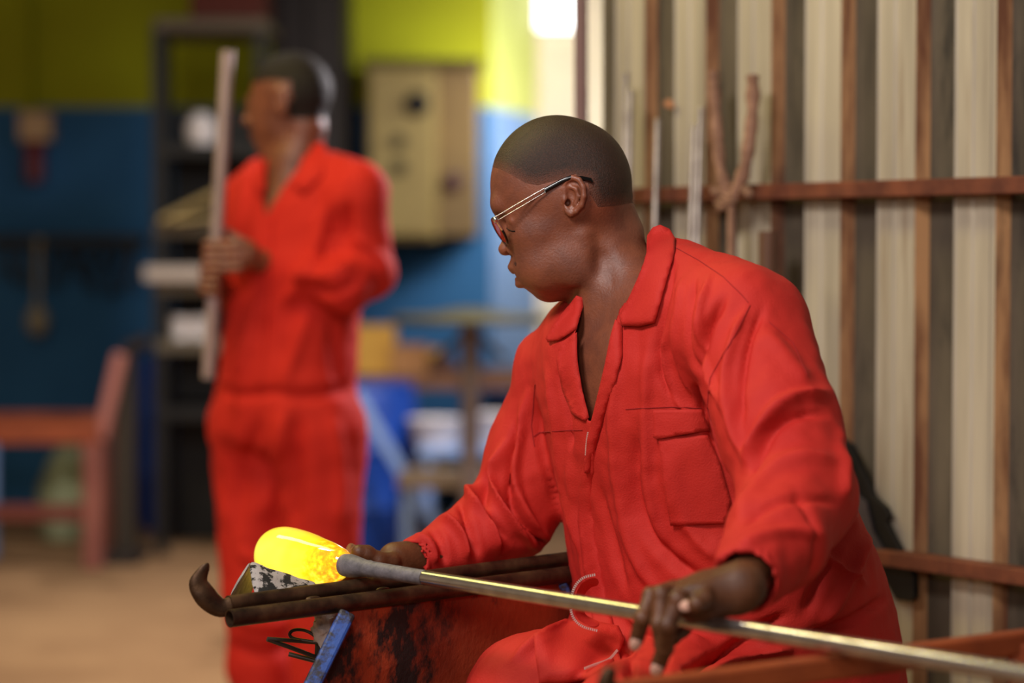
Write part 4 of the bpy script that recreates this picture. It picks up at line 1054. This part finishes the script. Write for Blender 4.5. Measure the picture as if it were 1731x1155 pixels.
man2 = empty('person', (G(480, 300)[0], BY, 0), 'standing man in open-necked red coverall holding a long upright steel pipe', 'person')
link(mesh(Vb, Qb, 'body'), 'body', SKIN, man2)
Nx = normals(vx, qx); L3 = (vx-hc) @ np.array(A2).T
km = (L3[:, 2] > .035 - .25*np.clip(-L3[:, 0], 0, .2)*1.2) | ((L3[:, 0] < -.02) & (L3[:, 2] > -.055)); km &= ~((np.abs(L3[:, 1]) > .068) & (L3[:, 2] < .03) & (L3[:, 0] > -.035)) & (L3[:, 2] > -.06)
a_, b_, us = prune(vx+Nx*.0015, qx, km)
link(mesh(a_, b_, 'hair'), 'hair', HAIR, man2)['label'] = 'shaved black hair'
S2 = nrm([.62, -.50, 0]); C2 = nrm([-.50, -.62, 0])
T2 = []
for py, px, a, b in ((760, 482, .165, .135), (660, 484, .170, .138), (560, 492, .160, .130), (450, 500, .172, .132), (370, 506, .180, .125), (310, 508, .172, .105), (278, 505, .12, .08), (262, 503, .075, .065)):
    T2.append((G(px, py)[2], G(px, py)[0], BY, a, b))
trunk2 = Loft(sorted(T2), S2, C2)
cov2 = [('+', trunk2, 0),
 ('+', Cone(G(560, 300, -.06), G(612, 322, -.14), .055, .062), .04), ('+', Cone(G(440, 300, .06), G(412, 332, .10), .05, .055), .04),
 ('+', Cone(G(613, 325, -.14), G(628, 460, -.12), .062, .056), .02), ('+', Cone(G(628, 460, -.12), G(592, 482, -.19), .058, .055), .02),
 ('+', Cone(G(592, 482, -.19), G(478, 446, -.08), .056, .036), .02),
 ('+', Cone(G(412, 335, .10), G(382, 470, .12), .056, .05), .02), ('+', Cone(G(382, 470, .12), G(372, 490, .03), .046, .036), .02),
 ('+', Cone(G(545, 720, -.05), G(548, 1000, -.05), .105, .078), .03), ('+', Cone(G(425, 720, .06), G(432, 1000, .04), .105, .080), .03),
 ('+', Cone(G(548, 1000, -.05), G(540, 1310, -.02), .078, .062), .02), ('+', Cone(G(432, 1000, .04), G(448, 1310, .04), .080, .062), .02),
 ('+', Cone(G(410, 1130, .04), G(410, 1135, .04), .04, .04), .03)]
# lift anything that would reach below the ankles
cov2.append(('&', Plane((0, 0, .055), (0, 0, -1)), .004))
vq, qq_ = isosurface(field(cov2), (G(320, 300)[0], BY-.38, 0.02), (G(690, 300)[0], BY+.34, G(400, 245)[2]), .0075)
vq = relax(vq, qq_, 2)
vq = folds(vq, qq_, [(a, b, c*1.8) for a, b, c in [([(560, 330), (540, 400), (520, 470), (470, 520)], 12, 10), ([(590, 340), (580, 420), (600, 450)], 9, -10), ([(600, 400), (640, 430), (655, 470)], 8, 8),
   ([(600, 440), (560, 470), (500, 465)], 8, 8), ([(610, 470), (560, 500), (500, 480)], 8, -8), ([(480, 660), (400, 670), (370, 660)], 9, -9), ([(600, 650), (540, 668), (470, 668)], 9, -9),
   ([(440, 500), (420, 570), (400, 640)], 12, 9), ([(520, 520), (500, 590), (480, 650)], 12, 8), ([(560, 540), (570, 600), (570, 650)], 10, -8),
   ([(480, 690), (470, 780), (440, 880)], 14, 10), ([(500, 700), (505, 800), (490, 900)], 12, -10), ([(440, 700), (410, 800), (400, 900)], 12, -9), ([(560, 700), (580, 800), (570, 900)], 12, 9),
   ([(400, 1040), (440, 1060), (500, 1050)], 9, 9), ([(390, 1090), (440, 1110), (500, 1090)], 9, -9), ([(400, 930), (450, 960), (480, 1000)], 10, 8)]])
NV = normals(vq, qq_); vq = vq + NV*wob(vq, 20, .005, 8)[:, None]
px_, py_ = proj(vq)
VN2 = [(448, 262), (446, 300), (444, 330), (452, 362), (462, 338), (482, 310), (505, 278), (520, 240), (450, 230)]
cut = inpoly(px_, py_, VN2) & (NV[:, 1] < .2); cut |= (field(hb_ops)(vq) < .004) & (vq[:, 2] > G(480, 290)[2])
a_, b_, us = prune(vq, qq_, ~cut)
cv2 = link(mesh(a_, b_, 'coverall'), 'coverall', REDBG, man2); cv2['label'] = 'red coverall open at the neck'
md = cv2.modifiers.new('thick', 'SOLIDIFY'); md.thickness = .002; md.offset = -1
bv2 = BVHTree.FromPolygons([tuple(v) for v in np.concatenate([vq, vx])], [tuple(int(x) for x in q) for q in np.concatenate([qq_, qx+len(vq)])])
patch('collar', [(545, 238), (556, 262), (545, 300), (512, 330), (500, 318), (490, 312), (512, 280), (528, 246)], bv2, .012, .005, REDBG, cv2, step=8, puff=.004)
patch('collar', [(440, 275), (452, 268), (450, 300), (446, 330), (430, 322), (424, 300)], bv2, .010, .005, REDBG, cv2, step=8)
patch('chest_pocket', [(545, 400), (600, 398), (604, 455), (552, 460)], bv2, .006, .003, REDBG, cv2, step=8)
patch('front_band', [(452, 362), (464, 362), (462, 450), (452, 560), (446, 655), (432, 655), (440, 560), (448, 450)], bv2, .005, .003, REDBG, cv2, step=9)
for px, dy in ((540, -.02), (448, .04)):
    c = G(px, 1310, dy)*[1, 1, 0]; f2 = nrm([-.85, -.5, 0])
    m = MB(); m.tube([c+[0, 0, .02], c+[0, 0, .10], c+[0, 0, .16]], [.045, .048, .05], 14); m.ball(c+f2*.07+[0, 0, .045], (.13, .05, .045), 14, 8, (f2, np.cross(up, f2), up)); m.build('boot', SOCK, man2, smooth=True)
pp = MB().tube([pole0, (pole0+pole1)/2, pole1], .0150, 16).build('steel_pipe', mat('pale steel pipe', srgb(186, 160, 156), srgb(150, 128, 124), rough=.45, metal=.35), None, smooth=True, origin=pole1)
tag(pp, 'long pale steel pipe held upright by the standing man', 'pipe')

# ------------------------------------------------------------------ the far end of the hall
WHT = mat('white plastic', srgb(226, 216, 212), rough=.5); LBL = mat('light blue steel', srgb(140, 166, 214), srgb(118, 146, 196), rough=.5)
BOARD = mat('brown board', srgb(128, 86, 58), srgb(104, 66, 44), rough=.8); YBOX = mat('yellow cardboard', srgb(216, 164, 72), srgb(196, 142, 58), rough=.9)
BBOX = mat('brown cardboard', srgb(180, 128, 78), srgb(154, 104, 62), rough=.9); BARREL = mat('blue plastic drum', srgb(24, 72, 168), srgb(20, 60, 146), rough=.45)
OLIVE = mat('dark olive steel', srgb(74, 68, 36), srgb(60, 54, 30), rough=.6); TAN = mat('tan enamelled steel', srgb(178, 154, 88), srgb(164, 140, 78), rough=.5, scale=3)
def W3(px, py, Y): return P(px, py, Y)
# grey-tan electrical cabinet
Y_ = 10.9; a = W3(620, 405, Y_); b = W3(738, 112, Y_)
t = empty('electrical_cabinet', ((a[0]+b[0])/2, Y_+.3, a[2]), 'large tan electrical cabinet with dark knobs on the blue and green wall', 'cabinet')
wX = b[0]-a[0]; hZ = b[2]-a[2]; cX = (a[0]+b[0])/2; cZ = (a[2]+b[2])/2
MB().box((cX, Y_+.32, cZ), (wX, .56, hZ)).build('body', TAN, t, bevel=.01)
MB().box((cX, Y_+.02, cZ-.01), (wX-.03, .03, hZ-.06)).build('door', TAN, t, bevel=.008)
c0 = W3(738, 400, Y_+.1); c1 = W3(808, 108, Y_+.1)
MB().box(((c0[0]+c1[0])/2, Y_+.36, (c0[2]+c1[2])/2), (c1[0]-c0[0]-.004, .50, c1[2]-c0[2])).build('side_housing', mat('brown tan steel', srgb(136, 108, 58), srgb(120, 94, 50), rough=.5, scale=3), t, bevel=.01)
MB().box(((a[0]+c1[0])/2, Y_+.30, b[2]+.02), (c1[0]-a[0]+.04, .62, .03)).build('top_cover', mat('dark olive top', srgb(104, 92, 44), rough=.6), t, bevel=.008)
for px, py, r, mm in ((705, 176, .055, BLACK), (676, 240, .032, OLIVE), (676, 283, .034, OLIVE)):
    c = W3(px, py, Y_+.0); MB().lathe(c, (0, -1, 0), [(-.02, r), (.02, r), (.03, r*.8), (.031, .001)], 20).build('knob', mm, t, smooth=True)
c = W3(766, 308, Y_+.1); MB().lathe(c, (0, -1, 0), [(-.02, .045), (.03, .045), (.035, .03), (.036, .001)], 20).build('knob', mat('dark red knob', srgb(70, 26, 30), rough=.4), t, smooth=True)
# wall socket, conduit, red extinguisher-like bottle at far left
c = W3(62, 214, 11.42)
t = empty('junction_box', c, 'beige junction box with conduit high on the dark left wall', 'junction box')
MB().box(c, (.15, .12, .14)).build('box', mat('beige plastic', srgb(196, 160, 120), rough=.6), t, bevel=.01)
q0 = W3(48, 190, 11.46); MB().tube([q0, q0+[0, 0, 1.55]], .022, 10).build('conduit', GREEN, t, smooth=True)
c = W3(58, 262, 11.42); tag(MB().tube([c-[0, 0, .13], c-[0, 0, .12], c+[0, 0, .08], c+[0, 0, .12]], [.03, .045, .045, .015], 14).build('red_bottle', mat('dark red enamel', srgb(110, 22, 30), rough=.4), None, smooth=True, origin=c), 'small dark red bottle on the wall under the beige box', 'bottle')
# tool rail with hanging tools
c0, c1 = W3(-60, 408, 11.4), W3(246, 404, 11.4)
tr = empty('tool_rail', c0, 'long dark rail with hooks for tools on the left part of the blue wall', 'rail')
MB().box((c0+c1)/2+[0, .025, 0], (c1[0]-c0[0], .09, .05)).build('rail', BLACK, tr, bevel=.005)
kinds_ = [(12, 455, 'spanner', 'dark spanner hanging leftmost on the tool rail'), (42, 470, 'spanner', 'second dark spanner from the left on the tool rail'), (66, 560, 'ladle', 'long pale ladle hanging lowest on the tool rail'),
  (96, 486, 'tongs', 'black tongs hanging right of the pale ladle'), (128, 470, 'shears', 'black shears between the two hanging tongs'), (158, 492, 'tongs', 'black tongs hanging in the middle right of the tool rail'), (190, 500, 'shears', 'black shears second from the right on the tool rail'), (222, 476, 'spanner', 'rightmost dark spanner on the tool rail by the black rack')]
PALE = mat('pale worn steel', srgb(150, 138, 116), rough=.5, metal=.2)
for px, py, kd, lb in kinds_:
    p_ = W3(px, 408, 11.370); q_ = W3(px+RNG.uniform(-4, 4), py, 11.370); mm = PALE if kd == 'ladle' else BLACK
    t = empty(kd, p_, lb, kd)
    if kd == 'ladle':
        MB().tube([p_, q_+[0, 0, .1]], .014, 8).build('handle', mm, t, smooth=True); MB().tube([p_+[0, -.005, 0], p_+[0, .04, 0]], .016, 8).build('hook', mm, t); MB().ball(q_+[0, 0, .05], (.055, .03, .075), 14, 8).build('bowl', mm, t, smooth=True)
    elif kd == 'spanner':
        MB().box((p_+q_)/2, (.03, .012, abs(p_[2]-q_[2]))).build('shaft', mm, t, bevel=.003)
        m = MB(); m.box(q_+[-.022, 0, -.015], (.018, .014, .05)); m.box(q_+[.022, 0, -.015], (.018, .014, .05)); m.box(q_+[0, 0, .008], (.06, .014, .02)); m.build('jaw', mm, t, bevel=.003)
    else:
        for s in (-1, 1):
            MB().tube(smooth_poly([p_+[.03*s, 0, 0], p_+[.045*s, 0, -.08], (p_+q_)/2, q_+[-.02*s, 0, 0]], 2), .011, 8).build('arm', mm, t, smooth=True)
        MB().ball((p_+q_)/2, (.02, .02, .02), 10, 6).build('pivot', mm, t, smooth=True)
# black steel rack
YR = 9.8
rk = empty('steel_rack', (W3(350, 500, YR)[0], YR+.25, 0), 'tall black steel rack with shelves behind the standing man', 'rack')
def upright(px, Y, top=40): p_ = W3(px, top, Y); MB().box((p_[0], Y, p_[2]/2), (.05, .05, p_[2])).build('upright', BLACK, rk, bevel=.004)
for px, Y in ((268, YR), (440, YR), (278, YR+.5), (440, YR+.5)): upright(px, Y)
xl, xr = W3(262, 40, YR)[0], W3(452, 40, YR)[0]
SHM = mat('grey brown shelf steel', srgb(96, 84, 66), rough=.6)
for py, mm in ((42, SHM), (255, BLACK), (388, SHM), (486, SHM), (585, SHM), (700, BLACK)):
    z = W3(300, py, YR)[2]; MB().box(((xl+xr)/2, YR+.25, z), (xr-xl, .56, .05)).build('shelf', mm, rk, bevel=.004)
MB().box(((xl+xr)/2, YR+.53, .92), (xr-xl, .02, 1.84)).build('back_panel', BLACK, rk)
p_ = W3(372, 60, 9.6)
b_ = W3(382, 18, YR); zt = W3(300, 42, YR)[2]+.025
t = empty('storage_box', (b_[0], YR+.2, zt), 'dark reddish brown crate on the very top of the black rack', 'crate')
MB().box((b_[0], YR+.2, zt+.14), (.30, .34, .28)).build('crate_body', mat('dark red brown crate', srgb(90, 34, 22), rough=.8), t, bevel=.01)
MB().box((b_[0], YR+.2, zt+.29), (.32, .36, .03)).build('lid', mat('dark red brown crate', srgb(90, 34, 22)), t, bevel=.006)
def on(px, py, Y=YR-.02): return W3(px, py, Y)
zs = {k: W3(300, k, YR)[2]+.025 for k in (255, 388, 486, 585)}
c = on(336, 236); c[2] = zs[255]+.07
tag(MB().lathe((c[0], YR+.06, zs[255]), (0, 0, 1), [(0, .03), (.0, .05), (.03, .062), (.08, .062), (.11, .045), (.13, .03), (.132, .001)], 20).build('white_jar', WHT, None, smooth=True, origin=(c[0], YR+.06, zs[255])), 'round white jar on the upper shelf of the black rack', 'jar')
x0 = on(275, 380)[0]; 
m = MB(); a_ = np.array([x0, YR+.05, zs[388]+.01]); b_ = np.array([on(375, 340)[0], YR+.05, zs[388]+.13]); m.bar(a_, b_, .30, .022, (0, 0, 1)); m.bar(a_+[.05, 0, -.0], a_+[.26, 0, .02], .3, .02)
tag(m.build('plank_offcut', mat('pale dusty wood', srgb(190, 166, 110), srgb(160, 138, 88), rough=.9), None, bevel=.004, origin=a_), 'pale slanting wooden offcut on the middle shelf of the rack', 'offcut')
c = np.array([on(300, 486)[0], YR+.05, zs[486]]); tag(MB().box(c+[0, 0, .03], (.26, .26, .06)).build('pale_tray', mat('pale grey tray', srgb(186, 170, 156), rough=.6), None, bevel=.01, origin=c), 'pale grey tray on the rack shelf left of the standing man', 'tray')
for i, (px, lb) in enumerate(((300, 'left of two white tubs on the low rack shelf'), (332, 'right of two white tubs on the low rack shelf'))):
    c = np.array([on(px, 585)[0], YR+.06, zs[585]]); tag(MB().lathe(c, (0, 0, 1), [(0, .001), (0, .035), (.085, .042), (.088, .044), (.092, .001)], 18).build('white_tub', WHT, None, smooth=True, origin=c), lb, 'tub', 'white tubs on the rack')
# dark cupboard
x0, x1 = W3(455, 0, 10.6)[0], W3(580, 0, 10.6)[0]
t = empty('dark_cupboard', ((x0+x1)/2, 10.9, 0), 'tall dark brown cupboard between the rack and the electrical cabinet', 'cupboard')
DK = mat('very dark brown wood', srgb(34, 22, 18), rough=.6)
MB().box(((x0+x1)/2, 10.95, 1.35), (x1-x0, .6, 2.7)).build('body', DK, t, bevel=.01)
for s in (-1, 1):
    MB().box(((x0+x1)/2+s*(x1-x0)/4, 10.63, 1.35), ((x1-x0)/2-.01, .03, 2.6)).build('door', DK, t, bevel=.006)
    MB().box(((x0+x1)/2+s*.03, 10.60, 1.2), (.012, .03, .12)).build('handle', SILVER, t)
# rust orange steel table at the left
YT = 9.4; zT = W3(60, 716, YT)[2]; xR = W3(165, 740, YT)[0]
tb = empty('steel_table', (xR-.7, YT+.3, 0), 'low orange-brown steel table frame at the left edge of the hall', 'table')
ORG = mat('orange brown painted steel', srgb(158, 74, 36), srgb(130, 56, 28), rough=.6, scale=4); PNK = mat('pinkish brown primed steel', srgb(150, 88, 74), srgb(128, 70, 60), rough=.7)
MB().box((xR-.75, YT+.02, zT-.04), (1.5, .07, .08)).build('top_rail', ORG, tb, bevel=.006)
MB().box((xR-.75, YT+.62, zT-.04), (1.5, .07, .08)).build('top_rail', ORG, tb, bevel=.006)
MB().box((xR-.75, YT+.0, W3(60, 867, YT)[2]), (1.5, .05, .06)).build('lower_rail', mat('dark red brown steel', srgb(110, 48, 36), rough=.7), tb, bevel=.006)
for x, y in ((xR-.02, YT), (xR-.02, YT+.62), (xR-1.5, YT), (xR-1.5, YT+.62)): MB().box((x, y, (zT-.08)/2), (.07, .07, zT-.08)).build('leg', PNK, tb, bevel=.006)
c = W3(6, 800, YT+.5); tag(MB().box((c[0], YT+.30, .27), (.03, .03, .54)).build('blue_post', LBL, None, bevel=.004, origin=(c[0], YT+.3, 0)), 'thin light blue post standing inside the low orange table', 'post')
c = W3(118, 800, YT+.9)*[1, 1, 0]
tag(MB().tube([c+[0, 0, 0], c+[0, 0, .02], c+[0, 0, .22], c+[0, 0, .36], c+[0, 0, .42]], [.10, .13, .14, .08, .03], 14).build('pale_sack', mat('pale green sack', srgb(170, 176, 140), srgb(120, 124, 92), rough=.9), None, smooth=True, origin=c), 'pale greenish sack on the floor behind the low orange table', 'sack')
# slanting roller stand at its end
YS = 9.6; z0 = W3(200, 600, YS)
t = empty('roller_stand', (W3(205, 900, YS)[0], YS, 0), 'dark upright machine stand with a pink slanting guard beside the orange table', 'machine stand')
xs_ = W3(206, 800, YS)[0]; MB().box((xs_, YS+.10, z0[2]/2), (.075, .12, z0[2])).build('post', mat('dark olive brown steel', srgb(52, 42, 30), rough=.6), t, bevel=.008)
MB().bar(W3(204, 598, YS-.05), W3(170, 742, YS-.05), .05, .07, (0, 1, 0)).build('guard', mat('pinkish painted guard', srgb(176, 110, 98), rough=.6), t, bevel=.008)
MB().tube([W3(168, 742, YS-.04), W3(172, 850, YS-.04), (W3(170, 950, YS-.04))*[1, 1, 0]+[0, 0, .0]], .028, 10).build('strut', RUST, t, smooth=True)
MB().box((xs_, YS+.05, .02), (.16, .34, .04)).build('base', DK, t, bevel=.006)
MB().tube([W3(212, 592, YS+.05), W3(252, 575, YS+.05)], .03, 12).build('roller', DK, t, smooth=True)
# blue drums
def drum(px, top, Y, r, lb, rings=True):
    c = W3(px, 700, Y)*[1, 1, 0]; h = W3(px, top, Y)[2]
    t = empty('blue_drum', c, lb, 'drum', 'blue drums on the hall floor')
    pr = [(0, .001), (0, r*.93), (.03, r), (h*.30, r), (h*.32, r*1.03), (h*.34, r), (h*.64, r), (h*.66, r*1.03), (h*.68, r), (h-.04, r), (h, r*.93)]
    MB().lathe(c, (0, 0, 1), pr, 28).build('barrel', BARREL, t, smooth=True)
    MB().lathe(c+[0, 0, h], (0, 0, 1), [(-.01, r*.93), (.012, r*.95), (.016, r*.8), (.012, .001)], 28).build('lid', BARREL, t, smooth=True)
drum(605, 652, 9.7, .24, 'large blue drum right behind the standing man')
drum(288, 606, 10.75, .14, 'slim blue drum seen through the black rack')
drum(236, 640, 11.15, .10, 'short slim blue drum left of the one in the rack')
drum(868, 668, 11.17, .15, 'blue drum behind the brown workbench by the pier')
# light blue slanting prop
a = W3(600, 662, 9.35); b = W3(678, 800, 9.35); b2 = a+(b-a)*(a[2]/(a[2]-b[2])); b2[2] = 0.02
tag(MB().bar(a, b2, .045, .03, (0, 1, 0)).build('blue_prop', LBL, None, bevel=.004, origin=b2), 'light blue flat bar leaning slantwise against the large blue drum', 'bar')
# brown workbench with boxes
YW = 10.3; zt = W3(700, 634, YW)[2]; x0, x1 = W3(598, 640, YW)[0], W3(905, 640, YW)[0]
t = empty('workbench', ((x0+x1)/2, YW+.3, 0), 'brown wooden workbench against the blue wall loaded with boxes', 'workbench')
MB().box(((x0+x1)/2, YW+.3, zt-.03), (x1-x0, .7, .06)).build('worktop', BOARD, t, bevel=.005)
for x in (x0+.06, x1-.06):
    for y in (YW+.02, YW+.58): MB().box((x, y, (zt-.06)/2), (.06, .06, zt-.06)).build('leg', BOARD, t, bevel=.004)
MB().box(((x0+x1)/2, YW+.3, .24), (x1-x0-.1, .55, .03)).build('lower_shelf', BOARD, t, bevel=.004)
def crate(px, w, h, y, m_, lb, z=None, rz=0):
    c = np.array([W3(px, 600, YW)[0], YW+y, zt if z is None else z]); cr_, sr_ = math.cos(rz), math.sin(rz); ax_ = ((cr_, sr_, 0), (-sr_, cr_, 0), (0, 0, 1))
    t = empty('cardboard_box', c, lb, 'box', 'boxes on the brown workbench')
    MB().box(c+[0, 0, h/2], (w, .26, h), ax_).build('carton', m_, t, bevel=.004)
    for s in (-1, 1): MB().box(c+np.array(ax_[0])*w*.25*s+[0, 0, h+.004], (w*.49, .26, .006), ax_).build('flap', m_, t)
    return c
crate(632, .17, .20, .16, YBOX, 'tall yellow cardboard box at the left end of the workbench')
crate(690, .15, .115, .14, BBOX, 'brown cardboard box right of the yellow one')
crate(722, .10, .085, .45, YBOX, 'small yellow box behind the brown cardboard box')
c = np.array([W3(745, 600, YW)[0], YW+.15, zt]); tag(MB().lathe(c, (0, 0, 1), [(0, .001), (0, .05), (.05, .055), (.07, .05), (.075, .001)], 18).build('brown_pot', mat('dark brown pot', srgb(84, 48, 34), rough=.5), None, smooth=True, origin=c), 'squat dark brown pot beside the boxes on the workbench', 'pot')
c = np.array([W3(712, 700, YW)[0], YW+.2, .255]); tag(MB().box(c+[0, 0, .12], (.2, .25, .24)).build('dark_crate', mat('dark yellow brown crate', srgb(92, 70, 26), rough=.8), None, bevel=.01, origin=c), 'dark yellowish crate on the lower shelf of the workbench', 'crate')
# round-topped stand
YP = 8.6; zd = W3(790, 540, YP)[2]; cxp_ = W3(795, 540, YP)[0]; rr_ = 135/F*YP
t = empty('round_stand', (cxp_, YP, 0), 'dark olive round-topped work stand on a single post', 'stand')
MB().lathe((cxp_, YP, zd), (0, 0, 1), [(-.012, .001), (-.012, rr_*.98), (.0, rr_), (.014, rr_*.97), (.022, rr_*.5), (.040, .05), (.042, .001)], 40).build('round_top', OLIVE, t, smooth=True)
MB().tube([(cxp_, YP, zd-.01), (cxp_, YP, .05)], .034, 14).build('post', mat('grey brown post', srgb(124, 108, 104), rough=.6), t, smooth=True)
for k in range(3):
    a = 2*math.pi*k/3+.5; MB().bar((cxp_, YP, .07), (cxp_+.26*math.cos(a), YP+.26*math.sin(a), .02), .04, .03).build('leg', OLIVE, t, bevel=.004)
MB().bar((cxp_, YP, zd-.03), (cxp_+.12, YP+.02, zd-.14), .03, .02).build('brace', OLIVE, t)
MB().bar((cxp_, YP, zd-.03), (cxp_-.12, YP+.02, zd-.14), .03, .02).build('brace', OLIVE, t)
# white basins on a frame
zb_ = W3(760, 752, 9.5)[2]
t = empty('basin_frame', (W3(770, 760, 9.5)[0], 9.54, 0), 'light blue low frame carrying two white basins', 'frame')
x0, x1 = W3(702, 760, 9.1)[0], W3(885, 760, 9.1)[0]
MB().box(((x0+x1)/2, 9.54, zb_-.02), (x1-x0, .4, .03)).build('frame_top', LBL, t, bevel=.004)
for x in (x0+.04, x1-.04):
    for y in (9.38, 9.70): MB().box((x, y, (zb_-.035)/2), (.035, .035, zb_-.035)).build('leg', LBL, t, bevel=.003)
for px, r, h, lb in ((738, .115, .10, 'left white basin on the light blue frame'), (838, .10, .12, 'right white basin on the light blue frame, nearer the seated man')):
    c = np.array([W3(px, 740, 9.45)[0], 9.53, zb_-.005]); tag(MB().lathe(c, (0, 0, 1), [(0, .001), (0, r*.7), (h, r), (h+.006, r*1.05), (h, r*.94), (.012, r*.65), (.012, .001)], 28).build('white_basin', WHT, None, smooth=True, origin=c), lb, 'basin', 'white basins')
# small low table
YL = 8.9; zl = W3(740, 806, YL)[2]; x0, x1 = W3(672, 806, YL)[0], W3(830, 806, YL)[0]
t = empty('low_table', ((x0+x1)/2, YL+.15, 0), 'small low table with grey-brown top and light blue cross-braced legs', 'table')
MB().box(((x0+x1)/2, YL+.16, zl-.02), (x1-x0, .36, .045)).build('tabletop', mat('grey brown top', srgb(150, 128, 106), rough=.8), t, bevel=.004)
for x in (x0+.03, x1-.03):
    for y in (YL+.02, YL+.30): MB().box((x, y, (zl-.04)/2), (.038, .038, zl-.04)).build('leg', LBL, t, bevel=.003)
MB().bar((x0+.05, YL+.02, zl-.06), (x1-.05, YL+.02, .06), .03, .015, (0, 1, 0)).build('brace', LBL, t)
MB().bar((x1-.05, YL+.04, zl-.06), (x0+.05, YL+.04, .06), .03, .015, (0, 1, 0)).build('brace', LBL, t)
